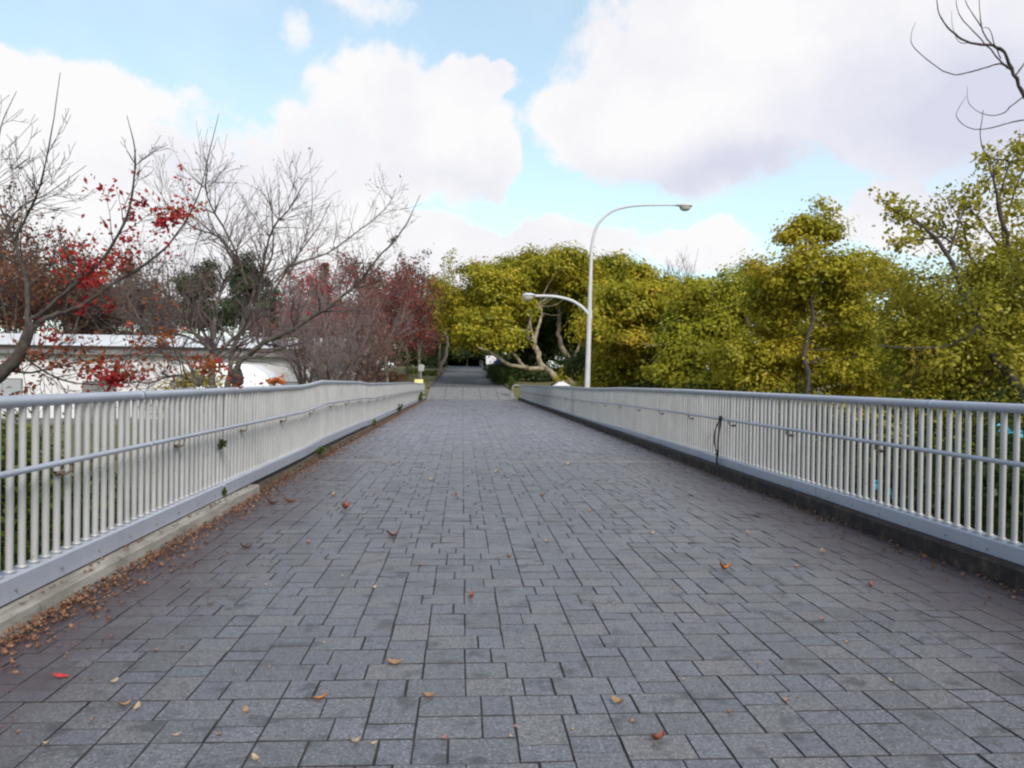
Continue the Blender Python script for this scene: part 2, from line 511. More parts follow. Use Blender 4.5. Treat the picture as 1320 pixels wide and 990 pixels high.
def sweep(name, mat, ys, prof, parent=None, smooth=False):
    """prof(y) -> list of (x,z); swept along y, capped"""
    R = [[(x, y, z) for x, z in prof(y)] for y in ys]
    n = len(R[0]); V = [p for r in R for p in r]; Fc = []
    for i in range(len(ys) - 1):
        for j in range(n):
            a, b = i * n + j, i * n + (j + 1) % n
            Fc.append((a, b, b + n, a + n))
    Fc.append(tuple(range(n))); Fc.append(tuple(range((len(ys) - 1) * n, len(ys) * n))[::-1])
    me = mesh(name, V, Fc, mat, smooth)
    bm = bmesh.new(); bm.from_mesh(me); bmesh.ops.recalc_face_normals(bm, faces=bm.faces); bm.to_mesh(me); bm.free()
    return link(name, me, parent)


def unit(v):
    return v / (np.linalg.norm(v, axis=-1, keepdims=True) + 1e-9)


def leaf_quads(P, Nn, size, aspect=0.55, rng=RNG):
    n = len(P)
    A = unit(np.cross(Nn, rng.normal(size=(n, 3)))); B = np.cross(Nn, A)
    s = (np.broadcast_to(size, (n,)) * rng.uniform(0.6, 1.35, n))[:, None]
    V = np.empty((n, 4, 3))
    V[:, 0] = P + A * s * 0.5; V[:, 1] = P + B * s * aspect * 0.5 + Nn * s * 0.08
    V[:, 2] = P - A * s * 0.5; V[:, 3] = P - B * s * aspect * 0.5 + Nn * s * 0.08
    return V.reshape(-1, 3)


def crown_points(blobs, n_sub, per, sub_r, seed, inner=0.45, up=0.5):
    rng = np.random.default_rng(seed)
    # each lump carries smaller lobes, so that the outline is uneven and hollows stay between them
    lob = []
    for c0, r0 in blobs:
        lob.append((c0, tuple(v * .62 for v in r0)))
        for _ in range(9):
            d = unit(rng.normal(size=3)); q = rng.uniform(.62, .95)
            f = rng.uniform(.24, .46)
            lob.append((tuple(np.array(tuple(c0)) + np.array(r0) * d * q), tuple(v * f for v in r0)))
    blobs = lob
    c = np.array([tuple(b[0]) for b in blobs]); r = np.array([tuple(b[1]) for b in blobs])
    vol = r.prod(axis=1) ** 0.72
    w = vol / vol.sum()
    i = rng.choice(len(blobs), n_sub, p=w)
    d = unit(rng.normal(size=(n_sub, 3)))
    fac = inner + (1 - inner) * rng.uniform(0, 1, n_sub) ** 0.55
    fac *= rng.uniform(0.9, 1.10, n_sub)
    sc = c[i] + r[i] * d * fac[:, None]
    out = unit(d / r[i])
    ss = sub_r * rng.uniform(0.55, 1.35, n_sub)
    P = np.repeat(sc, per, axis=0) + rng.normal(size=(n_sub * per, 3)) * np.repeat(ss, per)[:, None] * np.array([1, 1, 0.62])
    dl = (P - np.repeat(sc, per, axis=0)) / np.repeat(ss, per)[:, None]
    Nn = unit(np.repeat(out, per, axis=0) * 0.45 + dl * .40 + np.array([0, 0, up]) + rng.normal(size=(n_sub * per, 3)) * 0.30)
    return P, Nn, sc


def ground_z(x, y):
    def ss(a, b, t):
        t = np.clip((t - a) / (b - a), 0, 1); return t * t * (3 - 2 * t)
    base = -1.5 + (-1.1) * ss(-3, 5, x)
    t = path_z(np.asarray(y, dtype=float)) - 0.12
    s = ss(45, 55, y) * ss(-24, -9, x)
    z = base * (1 - s) + t * s
    return z + 0.5 * ss(-7, -9, x) * (1 - ss(-14, -18, x) * 0) * ss(20, 26, y) * (1 - ss(34, 40, y))


def path_z(y):
    return np.interp(y, [-100, 52.7, 59.3, 118, 140, 2000], [0, 0, 0.72, 3.25, 3.6, 3.6])


# ------------------------------------------------------------------ the ground
def build_ground():
    xs = np.concatenate([[-1500, -700, -350, -180, -120], np.arange(-90, 90, 2.5), [90, 120, 180, 350, 700, 1500]])
    ys = np.concatenate([[-300, -120, -60], np.arange(-30, 150, 2.5), [150, 180, 250, 400, 800, 1600, 3000]])
    X, Y = np.meshgrid(xs, ys, indexing='ij')
    Z = ground_z(X, Y)
    V = np.stack([X, Y, Z], -1).reshape(-1, 3)
    nx, ny = len(xs), len(ys)
    Fc = [(i * ny + j, (i + 1) * ny + j, (i + 1) * ny + j + 1, i * ny + j + 1) for i in range(nx - 1) for j in range(ny - 1)]
    o = link('ground', mesh('ground', V, Fc, M_ground, True))
    tag(o, kind='structure')


build_ground()
XL, XR, Y_END = -2.37, 3.79, 52.6

# bridge slab and its paving
deck = box('bridge_deck', M_joint, XL - 0.02, XR + 0.02, -8, Y_END, -0.55, -0.0065)
tag(deck, kind='structure')
girder = box('bridge_girder', M_conc, XL - 0.38, XR + 0.38, -8, Y_END - 0.3, -1.0, -0.56)
tag(girder, kind='structure')


def paver_mesh(w, l, mat, name):
    """top chamfered block, its centre at the top's middle"""
    c, h = 0.0018, 0.05
    V = []
    for (ix, z) in ((0, -h), (0, -c), (c, 0)):
        for sx, sy in ((-1, -1), (1, -1), (1, 1), (-1, 1)):
            V.append((sx * (w / 2 - ix), sy * (l / 2 - ix), z))
    Fc = [(8, 9, 10, 11)]
    for b in (0, 4):
        for j in range(4):
            Fc.append((b + j, b + (j + 1) % 4, b + 4 + (j + 1) % 4, b + 4 + j))
    return np.array(V), Fc


def two_tone(me):
    """grime on the sides of the blocks"""
    me.materials.append(M_joint)
    mi = np.ones(len(me.polygons), dtype=np.int32); mi[0::9] = 0
    me.polygons.foreach_set('material_index', mi)


def build_paving():
    g = 0.2
    x0 = XL; nx = int((XR - XL) / g) + 1
    y0 = 0.016; ny = int((Y_END - y0) / g)
    rng = random.Random(11)
    used = np.zeros((nx + 1, ny + 1), bool)
    run = [0] * (nx + 2)           # for how many rows the joint at each grid line has gone on
    P = []          # cx, cy, w, l, small
    for j in range(ny):
        cross = set()
        if j:
            for i in range(nx + 1):
                run[i] = 0 if i in crossed else run[i] + 1
        crossed = cross
        for i in range(nx):
            if used[i, j]:
                continue
            horiz = rng.random() < 0.55 or run[i + 1] >= 2
            if horiz and (i + 1 >= nx or used[i + 1, j]):
                horiz = False
            if not horiz and j + 1 >= ny:
                horiz = i + 1 < nx and not used[i + 1, j]
                if not horiz:
                    used[i, j] = True; P.append((x0 + (i + .5) * g, y0 + (j + .5) * g, g, g, 0)); continue
            used[i, j] = True
            X, Y = x0 + i * g, y0 + j * g
            a = rng.choice((0.267, 0.267, 0.133, 0.133, 0.2)); 
            if horiz:
                used[i + 1, j] = True; cross.add(i + 1)
                P.append((X + a / 2, Y + g / 2, a, g, 1 if a < .19 else 0)); P.append((X + (a + .4) / 2, Y + g / 2, .4 - a, g, 1 if a > .21 else 0))
            else:
                used[i, j + 1] = True
                P.append((X + g / 2, Y + a / 2, g, a, 1 if a < .19 else 0)); P.append((X + g / 2, Y + (a + .4) / 2, g, .4 - a, 1 if a > .21 else 0))
    jx, jy = 0.0062, 0.0056

    def visible(p):
        cx_, cy_ = p[0], p[1]
        if cy_ < 2.55:
            return False
        d = Vector((cx_, cy_, -EYE))
        u = F * d.dot(r_) / d.dot(fa); v = F * d.dot(d_) / d.dot(fa)
        return abs(u) < 668 and v < 502
    near = [i for i, p in enumerate(P) if visible(p)]
    near.sort(key=lambda i: -(P[i][2] * P[i][3]) / ((P[i][1] + 0.12 * abs(P[i][0])) ** 3))
    near = near[:300]
    ns = set(near)
    cache = {}
    for i in near:
        cx_, cy_, w, l, small = P[i]
        key = (round(w, 3), round(l, 3))
        if key not in cache:
            V, Fc = paver_mesh(w - jx, l - jy, M_paver, 'paver')
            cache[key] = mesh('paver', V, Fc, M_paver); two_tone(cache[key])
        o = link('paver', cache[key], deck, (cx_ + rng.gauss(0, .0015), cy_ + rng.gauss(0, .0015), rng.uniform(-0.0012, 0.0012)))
        o.rotation_euler = (rng.gauss(0, 0.004), rng.gauss(0, 0.004), rng.gauss(0, 0.008))
        o['tone'] = rng.random(); o['small'] = float(small)
    VV, FF, T, S = [], [], [], []
    off = 0
    for i, (cx_, cy_, w, l, small) in enumerate(P):
        if i in ns:
            continue
        if cx_ + w / 2 > XR + 0.05:
            w2 = XR + 0.04 - (cx_ - w / 2)
            if w2 < 0.05:
                continue
            cx_, w = cx_ - w / 2 + w2 / 2, w2
        gf = min(1.0, max(.30, 9.0 / max(cy_, 1)))
        V, Fc = paver_mesh(w - jx * gf, l - jy * gf, None, '')
        V = V + np.array([cx_ + rng.gauss(0, .0015), cy_ + rng.gauss(0, .0015), rng.uniform(-0.0012, 0.0012)])
        V[8:, 2] += rng.gauss(0, 0.003) * (V[8:, 0] - cx_) / 0.1 * 0.5 + rng.gauss(0, 0.003) * (V[8:, 1] - cy_) / 0.1 * 0.3
        VV.append(V); FF += [tuple(k + off for k in f) for f in Fc]; off += 12
        t = rng.random(); T += [t] * 12; S += [float(small)] * 12
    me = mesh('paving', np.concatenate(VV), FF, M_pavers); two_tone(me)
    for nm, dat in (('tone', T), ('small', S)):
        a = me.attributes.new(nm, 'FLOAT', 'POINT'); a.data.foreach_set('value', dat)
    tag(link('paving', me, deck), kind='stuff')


build_paving()
for yj in (20.9, 13.2):
    box('expansion_joint', M_conc, XL, XR, yj - 0.022, yj + 0.022, -0.02, 0.004, deck)

# kerbs
LY = 9.35
zk = lambda y: 0.112
kl = sweep('kerb_left', M_kerb, [0.2, 3, 6, LY], lambda y: [(XL, -0.06), (XL - 0.012, 0.100), (XL - 0.026, 0.116), (XL - 0.36, 0.122), (XL - 0.36, -0.54)])
tag(kl, kind='structure')
kl2 = sweep('kerb_left_far', M_soil, [LY + 0.02] + list(np.linspace(9.8, Y_END, 40)),
            lambda y: [(XL - 0.06 + 0.02 * math.sin(y * 3.1), -0.06), (XL - 0.10 + 0.012 * math.sin(y * 5), 0.07 + 0.012 * math.sin(y * 7.3)), (XL - 0.30, 0.085), (XL - 0.36, -0.54)])
tag(kl2, kind='structure')
kr = sweep('kerb_right', M_moss, [0.2] + list(np.linspace(1, Y_END, 90)),
           lambda y: [(XR, -0.06), (XR + 0.006 + 0.006 * math.sin(y * 4.3), 0.135), (XR + 0.03, 0.15 + 0.003 * math.sin(y * 9)), (XR + 0.36, 0.15), (XR + 0.36, -0.54)])
tag(kr, kind='structure')

# far ramp of five light slabs across, and the path beyond
ramp = empty('concrete_ramp', (0, Y_END, 0)); tag(ramp, kind='structure')
rx0, rx1 = pos(555, 505, 55).x, pos(662, 505, 55).x
ya_, yb_ = Y_END + 0.02, 59.3
for i in range(5):
    xa_, xb_ = rx0 - 0.2 + (rx1 - rx0 + 0.3) * i / 5 + 0.012, rx0 - 0.2 + (rx1 - rx0 + 0.3) * (i + 1) / 5 - 0.012
    za, zb = 0.005, float(path_z(yb_))
    V = [(xa_, ya_, za - .4), (xb_, ya_, za - .4), (xb_, yb_, zb - .4), (xa_, yb_, zb - .4), (xa_, ya_, za), (xb_, ya_, za), (xb_, yb_, zb), (xa_, yb_, zb)]
    me = mesh('slab', V, [(3, 2, 1, 0), (4, 5, 6, 7), (0, 1, 5, 4), (1, 2, 6, 5), (2, 3, 7, 6), (3, 0, 4, 7)], M_conc)
    o = link('slab', me, ramp); me.materials[0] = M_slab; o.matrix_parent_inverse = Matrix.Translation((0, -Y_END, 0))
pys = [59.32] + list(np.linspace(62, 118, 15)) + [135]
pl_ = lambda y: float(np.interp(y, [59, 118, 135], [pos(556, 500, 59.3).x, pos(578, 473, 118).x, -2.2]))
pr_ = lambda y: float(np.interp(y, [59, 118, 135], [pos(653, 500, 59.3).x, pos(627, 473, 118).x, 3.6]))
pa = sweep('path', M_asph, pys, lambda y: [(pl_(y), path_z(y) - 0.3), (pl_(y), path_z(y)), (pr_(y), path_z(y)), (pr_(y), path_z(y) - 0.3)])
tag(pa, kind='structure')
for nm, fn, s in (('path_kerb_left', pl_, -1), ('path_kerb_right', pr_, 1)):
    kk = sweep(nm, M_soil, pys, lambda y: [(fn(y) + s * 0.01, path_z(y) - 0.3), (fn(y) + s * 0.01, path_z(y) + 0.12), (fn(y) + s * 0.2, path_z(y) + 0.12), (fn(y) + s * 0.2, path_z(y) - 0.3)])
    tag(kk, kind='structure')


# ------------------------------------------------------------------ railings
RZ = {-1: ([-5, 12.4, 13.2, 14.2, 19.6, 21.3, 37, 53], [1.24, 1.235, 1.26, 1.305, 1.265, 1.215, 1.16, 1.01]),
      1: ([-5, 9.5, 12.6, 13.6, 19.3, 21, 24, 53], [1.245, 1.23, 1.228, 1.228, 1.195, 1.165, 1.13, 1.0])}


def cyl_bm(r, z0, z1, n=8):
    V = [(r * math.cos(2 * PI * i / n), r * math.sin(2 * PI * i / n), z) for z in (z0, z1) for i in range(n)]
    Fc = [(i, (i + 1) % n, n + (i + 1) % n, n + i) for i in range(n)]
    return V, Fc


def build_railing(side, label):
    xf = XL - 0.17 if side < 0 else XR + 0.17          # centre line of the balusters
    inn = -side                                        # towards the walkway
    rz = lambda y: float(np.interp(y, *RZ[side]))
    bt = lambda y: 0.275 + 0.55 * (rz(y) - 1.24)
    y1 = Y_END - 0.15
    root = empty('bridge_railing', (0, 0, 0))
    tag(root, label, 'railing', 'white railings along the bridge')
    ysr = sorted(set([0.3] + list(np.arange(1, 52, 1.0)) + [12.4, 12.8, 13.2, 13.7, 14.2, 19.6, 20.0, 20.5, 21.3, y1]))
    T = Tubes(); T.add([(xf, y, rz(y)) for y in ysr], [0.036] * len(ysr), 12)
    T.add([(xf, 0.299, rz(.3)), (xf, 0.3, rz(.3))], [0.001, .036], 12); T.add([(xf, y1, rz(y1)), (xf, y1 + .004, rz(y1))], [.036, .001], 12)
    link('top_rail', T.mesh('top_rail', M_paint), root)
    T = Tubes(); hx = xf + inn * 0.085
    T.add([(hx, y, rz(y) - 0.385) for y in ysr], [0.019] * len(ysr), 10)
    link('handrail', T.mesh('handrail', M_paint), root)
    # base beam in 4 m lengths, a hair out of line with each other
    ends = list(np.arange(0.3, y1, 4.0)) + [y1]
    rr = random.Random(3 + side)
    for a, b in zip(ends[:-1], ends[1:]):
        dx, dz = rr.uniform(-.006, .006), rr.uniform(-.004, .004)
        q = 0.062
        ys = [a + .004] + [v for v in ysr if a + .05 < v < b - .05] + [b - .004]
        def prof(y, dx=dx, dz=dz):
            z1, z0 = bt(y) + dz, bt(y) - 0.155 + dz
            xi, xo = xf + inn * q + dx, xf - inn * q + dx
            return [(xi, z0 + .018), (xi, z1 - .012), (xi - inn * .010, z1), (xo, z1), (xo, z0), (xi - inn * .03, z0), (xi - inn * .03, z0 + .018)]
        sweep('base_beam', M_paint, ys, prof, root)
    # rail sleeves at the section joints and bolts along the beam
    for y in np.arange(2.3, y1, 4.0):
        for nm, x, z, r in (('rail_sleeve', xf, rz(y), .0385), ('rail_sleeve', hx, rz(y) - .385, .0208)):
            T = Tubes(); T.add([(x, y - .03, z), (x, y - .028, z), (x, y + .028, z), (x, y + .03, z)], [.6 * r, r, r, .6 * r], 10)
            link(nm, T.mesh(nm, M_paint), root)
    T = Tubes(); T.add([(0, 0, 0), (inn * .008, 0, 0), (inn * .011, 0, 0)], [.008, .008, .002], 6); bolt = T.mesh('bolt', M_rust)
    for y in np.arange(2.5, 13, .5):
        link('bolt', bolt, root, (xf + inn * .060, y, bt(y) - .085))
    # balusters: nearest 300 single, the rest one part
    sp = 0.128
    ypos = np.arange(0.45, y1, sp)
    vis0 = int(np.searchsorted(ypos, 2.6))
    V, Fc = cyl_bm(0.0215, 0, 1, 8)
    me = mesh('baluster', V, Fc, M_balu, True)
    Vf, Ff = cyl_bm(0.030, 0, 0.012, 8); Ff = Ff + [tuple(range(8, 16))]
    rest_V, rest_F = [], []
    for i, y in enumerate(ypos):
        z0, z1 = bt(y) - 0.002, rz(y) - 0.02
        if vis0 <= i < vis0 + 300:
            o = link('baluster', me, root, (xf + rr.uniform(-.002, .002), y + rr.uniform(-.003, .003), z0)); o.scale = (1, 1, z1 - z0)
            o.rotation_euler = (rr.gauss(0, .003), rr.gauss(0, .003), rr.uniform(0, 1))
        else:
            b = len(rest_V)
            rest_V += [(x + xf, yy + y, z0 + z * (z1 - z0)) for x, yy, z in V]; rest_F += [tuple(k + b for k in f) for f in Fc]
    tag(link('balusters', mesh('balusters', rest_V, rest_F, M_balu, True), root), kind='stuff')
    FV, FFs = [], []
    for y in ypos[vis0 - 5:vis0 + 130]:
        b = len(FV); FV += [(x + xf, yy + y, bt(y) + .001 + z) for x, yy, z in Vf]; FFs += [tuple(k + b for k in f) for f in Ff]
    tag(link('baluster_collars', mesh('baluster_collars', FV, FFs, M_balu, True), root), kind='stuff')
    # handrail brackets every two metres
    bme = None
    for y in np.arange(1.05, y1, 2.0):
        if bme is None:
            T = Tubes()
            T.add(spline([(inn * .018, 0, -.075), (inn * .05, .0, -.085), (inn * .083, 0, -.060), (inn * .085, 0, -.02)], 3), [.008] * 10, 6)
            T.add([(inn * .012, -.05, -.075), (inn * .022, 0, -.08), (inn * .012, .05, -.075)], [.016] * 3, 6)
            bme = T.mesh('bracket', M_rust)
        link('bracket', bme, root, (xf, y, rz(y) - 0.385))
    return root


build_railing(-1, 'white tube railing on the leafy kerb of the bridge, below the bare cherry trees')
build_railing(1, 'white tube railing on the black mossy kerb, with a dark cord tied to it')

# cord hanging from the right handrail
p0 = Vector((XR + 0.065, 11.35, 0.84))
T = Tubes()
T.add(spline([(p0.x, p0.y + .02, .85), (p0.x - .03, p0.y + .14, .68), (p0.x - .02, p0.y + .22, .50), (p0.x - .02, p0.y + .10, .34), (p0.x + .0, p0.y + .08, .30)], 4), [.011] * 17, 6)
T.add(spline([(p0.x, p0.y - .02, .85), (p0.x - .03, p0.y - .04, .72), (p0.x - .03, p0.y + .02, .50), (p0.x - .01, p0.y + .07, .32), (p0.x - .01, p0.y + .13, .22), (p0.x + .02, p0.y + .17, .12)], 4), [.014] * 21, 6)
T.add([(p0.x, p0.y - .05, .842), (p0.x, p0.y, .87), (p0.x, p0.y + .05, .842)], [.022, .028, .022], 8)
T.add([(p0.x - .015, p0.y + .07, .35), (p0.x - .02, p0.y + .08, .31), (p0.x - .015, p0.y + .09, .27)], [.012, .026, .012], 8)
tag(link('cord', T.mesh('cord', M_cord)), 'dark knotted cord hanging in a loop from the handrail', 'cord')


# ------------------------------------------------------------------ street lamp
def build_lamp():
    Y = 26.7
    pts = [pos(755.8, 520, Y), pos(757, 500, Y), pos(759.5, 420, Y), pos(761.5, 350, Y)]
    base = pts[0].copy(); dirn = (pts[1] - pts[2]).normalized()
    gz = float(ground_z(base.x, Y))
    foot = base + dirn * ((base.z - gz) / -dirn.z)
    root = empty('street_lamp', foot)
    tag(root, 'white double-armed street lamp leaning slightly behind the railing', 'street lamp')
    inv = Matrix.Translation(-foot)

    def part(nm, me, par=root):
        o = link(nm, me, par)
        if par is root:
            o.matrix_parent_inverse = inv
        return o
    T = Tubes(); P = [foot] + pts; T.add(P, [0.10, 0.098, 0.096, 0.080, 0.062], 14)
    pole = part('pole', T.mesh('pole', M_lamp))
    T = Tubes(); P = spline([pts[-1], pos(762.5, 325, Y), pos(764.5, 308, Y), pos(771, 289, Y), pos(788, 273, Y), pos(812, 266, Y), pos(845, 264.2, Y), pos(869, 264.5, Y)], 4)
    T.add(P, lin(.061, .030, len(P)), 10); part('arm', T.mesh('arm', M_lamp))
    T = Tubes(); P = spline([pos(760.5, 408, Y), pos(752, 397.5, Y), pos(738, 388, Y), pos(720, 383, Y), pos(704, 381.5, Y), pos(690, 381.5, Y)], 4)
    T.add(P, lin(.060, .045, len(P)), 10); part('arm', T.mesh('arm', M_lamp))

    def head(px0, px1, py, sgn):
        a, b = pos(px0, py, Y), pos(px1, py + (1.5 if sgn > 0 else 0.5), Y)
        L = (b - a).length; d = (b - a).normalized()
        V, Fc = [], []
        n, m_ = 10, 12
        prof = [(0, .035, .03), (.10, .05, .04), (.22, .09, .07), (.42, .15, .115), (.65, .17, .125), (.85, .14, .10), (.96, .08, .055), (1.0, .01, .01)]
        side = Vector((0, 1, 0)); up = side.cross(d) * -1
        if up.z < 0: up = -up
        for t, wy, wz in prof:
            for j in range(m_):
                an = 2 * PI * j / m_
                zz = math.sin(an) * wz * (0.75 if math.sin(an) > 0 else 0.35)
                V.append(a + d * (L * t) + side * math.cos(an) * wy + up * zz)
        for i in range(len(prof) - 1):
            for j in range(m_):
                Fc.append((i * m_ + j, i * m_ + (j + 1) % m_, (i + 1) * m_ + (j + 1) % m_, (i + 1) * m_ + j))
        h = part('lamp_head', mesh('lamp_head', V, Fc, M_lamp, True))
        V, Fc = [], []
        c = a + d * (L * .62)
        for i, (rr, dz) in enumerate(((.155, -.03), (.14, -.10), (.09, -.16), (.01, -.185))):
            for j in range(m_):
                an = 2 * PI * j / m_
                V.append(c + d * math.cos(an) * rr * 1.35 + side * math.sin(an) * rr + up * dz)
        for i in range(3):
            for j in range(m_):
                Fc.append((i * m_ + j, i * m_ + (j + 1) % m_, (i + 1) * m_ + (j + 1) % m_, (i + 1) * m_ + j))
        o = link('lens', mesh('lens', V, Fc, M_lens, True), h)
    head(867, 893, 264.5, 1)
    head(692, 673, 380.5, -1)
    T = Tubes(); q = pts[2]
    T.add([pos(760.2, 412, Y), pos(760.6, 400, Y)], [.085, .082], 14); part('clamp', T.mesh('clamp', M_lamp))


build_lamp()


# ------------------------------------------------------------------ trees
def grow(T, p, d, L, r, depth, rr, tips, spread=0.6, up=0.12, kids=(2, 4), shrink=0.62, sides=(6, 5, 4, 3, 3, 3, 3), minr=0.003, wig=0.10):
    """recursive bare branching into the Tubes T"""
    n = 5
    pts = [Vector(p)]; dd = Vector(d).normalized()
    for i in range(n - 1):
        dd = (dd + Vector((rr.gauss(0, wig), rr.gauss(0, wig), rr.gauss(0, wig) + up))).normalized()
        pts.append(pts[-1] + dd * (L / (n - 1)))
    r1 = max(minr, r * (0.50 if depth > 0 else 0.35))
    T.add(pts, lin(r, r1, n), sides[min(len(sides) - 1, max(0, 4 - depth))])
    if depth <= 0:
        tips.append((pts[-1], dd)); return
    for _ in range(rr.randint(*kids)):
        i = rr.randint(1, n - 1)
        a = rr.uniform(0, 2 * PI)
        u = dd.orthogonal().normalized(); w = dd.cross(u)
        side = u * math.cos(a) + w * math.sin(a)
        nd = (dd * (1 - spread * .45) + side * spread * rr.uniform(.6, 1.25)).normalized()
        grow(T, pts[i], nd, L * shrink * rr.uniform(.75, 1.2), max(minr, r * (.5 if i < n - 1 else .55)), depth - 1, rr, tips, spread, up, kids, shrink, sides, minr, wig)
    grow(T, pts[-1], dd, L * shrink * rr.uniform(.8, 1.1), r1, depth - 1, rr, tips, spread * .8, up, kids, shrink, sides, minr, wig)


def sub_grow(T, path, radii, rr, tips, n, L, depth, spread=0.9, up=0.12, kids=(2, 3), start=0.2, minr=0.003, updir=0.25, end=1.0, taper=0.0):
    """side branches along a hand-placed limb"""
    K = len(path)
    for _ in range(n):
        i = rr.randint(int(K * start), max(int(K * start), int((K - 1) * end)))
        d = (path[min(K - 1, i + 1)] - path[max(0, i - 1)]).normalized()
        a = rr.uniform(0, 2 * PI); u = d.orthogonal().normalized(); w = d.cross(u)
        side = u * math.cos(a) + w * math.sin(a)
        nd = (d * .55 + side * rr.uniform(.5, 1.0) + Vector((0, 0, updir))).normalized()
        grow(T, path[i], nd, L * rr.uniform(.6, 1.25) * (1 - taper * i / K), max(minr, radii[i] * .5), depth, rr, tips, .6, up, kids, .66, minr=minr)


def limb(T, pix, Y, r0, r1, dY=0.0, n=4, sides=8):
    """limb through photo pixels at a distance; dY moves it away (or nearer) along its length"""
    m_ = len(pix)
    P = [pos(x, y, Y + dY * i / (m_ - 1)) for i, (x, y) in enumerate(pix)]
    P = spline(P, n); R = lin(r0, r1, len(P))
    jr = random.Random(int(pix[0][0] * 7 + pix[-1][1]))
    P = [P[0]] + [p + Vector((jr.gauss(0, 1), jr.gauss(0, 1), jr.gauss(0, 1))) * min(.28 * r, .02) for p, r in zip(P[1:], R[1:])]
    R = [R[0]] + [r * jr.uniform(.88, 1.14) for r in R[1:]]
    T.add(P, R, sides)
    return P, R


def leaves_mesh(name, pts, size, mat, seed, jit=0.05, per=1, aspect=0.5, drop=0.0):
    rng = np.random.default_rng(seed)
    P = np.repeat(np.array([tuple(p) for p in pts]), per, axis=0)
    P = P + rng.normal(size=P.shape) * jit; P[:, 2] -= drop * rng.uniform(0, 1, len(P))
    Nn = unit(rng.normal(size=P.shape) + np.array([0, -0.6, 0.5]))
    return quads_mesh(name, leaf_quads(P, Nn, size, aspect, rng), mat)


def to_ground(p, lean=(0, 0)):
    x, y = p.x + lean[0], p.y + lean[1]
    return Vector((x, y, float(ground_z(x, y)) - 0.1))


def near_cherry():
    Y = 8.2; rr = random.Random(21)
    root = empty('cherry_tree'); tag(root, 'dark cherry tree with clusters of red leaves, leaning in above the near railing', 'tree')
    T = Tubes(); W = Tubes(); tips = []
    f = lambda L: [(x / 2.25, 80 + y / 2.25) for x, y in L]
    s = pos(-60, 560, Y)
    tr = spline([to_ground(s, (-.3, .2)), s, pos(0, 483, Y), pos(22, 462, Y), pos(36, 430, Y), pos(38, 418, Y)], 4)
    T.add(tr, lin(.085, .044, len(tr)), 9)
    limbs = [
        (f([(85, 765), (75, 650), (45, 530), (15, 450), (-20, 380), (-60, 300)]), .055, .018, .8),
        (f([(40, 520), (90, 420), (122, 340), (150, 200), (175, 30)]), .026, .006, -.5),
        (f([(85, 775), (150, 735), (230, 710), (330, 640), (430, 580), (500, 515), (570, 400), (610, 250), (635, 150)]), .052, .006, 1.6),
        (f([(95, 745), (190, 670), (290, 580), (360, 470), (388, 350), (390, 250), (368, 155)]), .045, .006, -.8),
        (f([(60, 850), (160, 915), (260, 935), (380, 930), (470, 912)]), .022, .006, .8),
        (f([(20, 895), (90, 900), (180, 880), (300, 860), (420, 845), (540, 850)]), .024, .005, 1.5),
        (f([(0, 510), (60, 420), (140, 380), (250, 300)]), .02, .005, 1.2),
        (f([(-60, 420), (-20, 320), (5, 180), (48, 85)]), .02, .005, .5),
    ]
    LP = []
    for i, (pix, a, b, dy) in enumerate(limbs):
        P, R = limb(T, pix, Y, a * .52, .0028, dy)
        LP.append(P)
        if i not in (4, 5):
            sub_grow(W, P, R, rr, tips, 11, .42, 2, start=.2, minr=.0026, up=.04, kids=(1, 2), end=.8, taper=.7)
        else:
            sub_grow(W, P, R, rr, tips, 20, .42, 2, start=.05, minr=.0026, up=.0, updir=.0)
    link('trunk', T.mesh('trunk', M_bark), root)
    tag(link('twigs', W.mesh('twigs', M_bark), root), kind='stuff')
    # red leaves hang along the middle of two limbs, orange and rust below
    rng = np.random.default_rng(5); tipa = np.array([tuple(t[0]) for t in tips])

    def cluster(regs, n, size, mat, seed, jit):
        out = []
        for (x, y, sx, sy, wgt) in regs:
            for _ in range(int(n * wgt)):
                p = pos(rng.normal(x, sx), rng.normal(y, sy), Y + rng.uniform(-.4, .9))
                q = tipa[np.argmin(((tipa - np.array(p)) ** 2).sum(1))]
                out.append(p.lerp(Vector(q), .62))
        return leaves_mesh('red_leaves', out, size, mat, seed, jit, 1, .55, .05)
    R1 = [(152, 235, 9, 4, .12), (180, 265, 14, 8, .3), (205, 288, 18, 6, .5), (190, 290, 30, 14, .3), (165, 255, 30, 14, .1), (225, 230, 18, 12, .10), (240, 275, 12, 6, .2),
          (115, 335, 16, 12, .5), (130, 355, 18, 12, .35), (125, 390, 10, 6, .4), (92, 340, 16, 20, .3), (180, 330, 14, 8, .25), (148, 480, 20, 8, .85), (152, 488, 12, 5, .5), (45, 425, 6, 8, .15), (270, 460, 40, 8, .15)]
    R2 = [(165, 355, 24, 10, .55), (185, 340, 14, 10, .25), (150, 380, 30, 10, .35), (215, 460, 30, 8, .8), (120, 450, 26, 10, .6), (60, 465, 26, 8, .5), (245, 456, 18, 5, .5), (225, 275, 20, 8, .25), (20, 450, 20, 12, .4), (270, 268, 14, 5, .18), (110, 480, 40, 8, .5), (30, 480, 24, 8, .4), (190, 478, 30, 6, .5), (290, 478, 30, 8, .3), (90, 440, 40, 8, .5), (200, 440, 30, 8, .4)]
    link('red_foliage', cluster(R1, 230, .064, L_red, 31, .03), root)
    link('rust_foliage', cluster(R2, 165, .058, L_oran2, 32, .04), root)


L_oran2 = leaf_mat('rust_orange_leaves', [(0.079, 0.020, 0.016), (0.158, 0.038, 0.020), (0.238, 0.064, 0.022), (0.264, 0.119, 0.030)], 2.5, 0.35)
near_cherry()


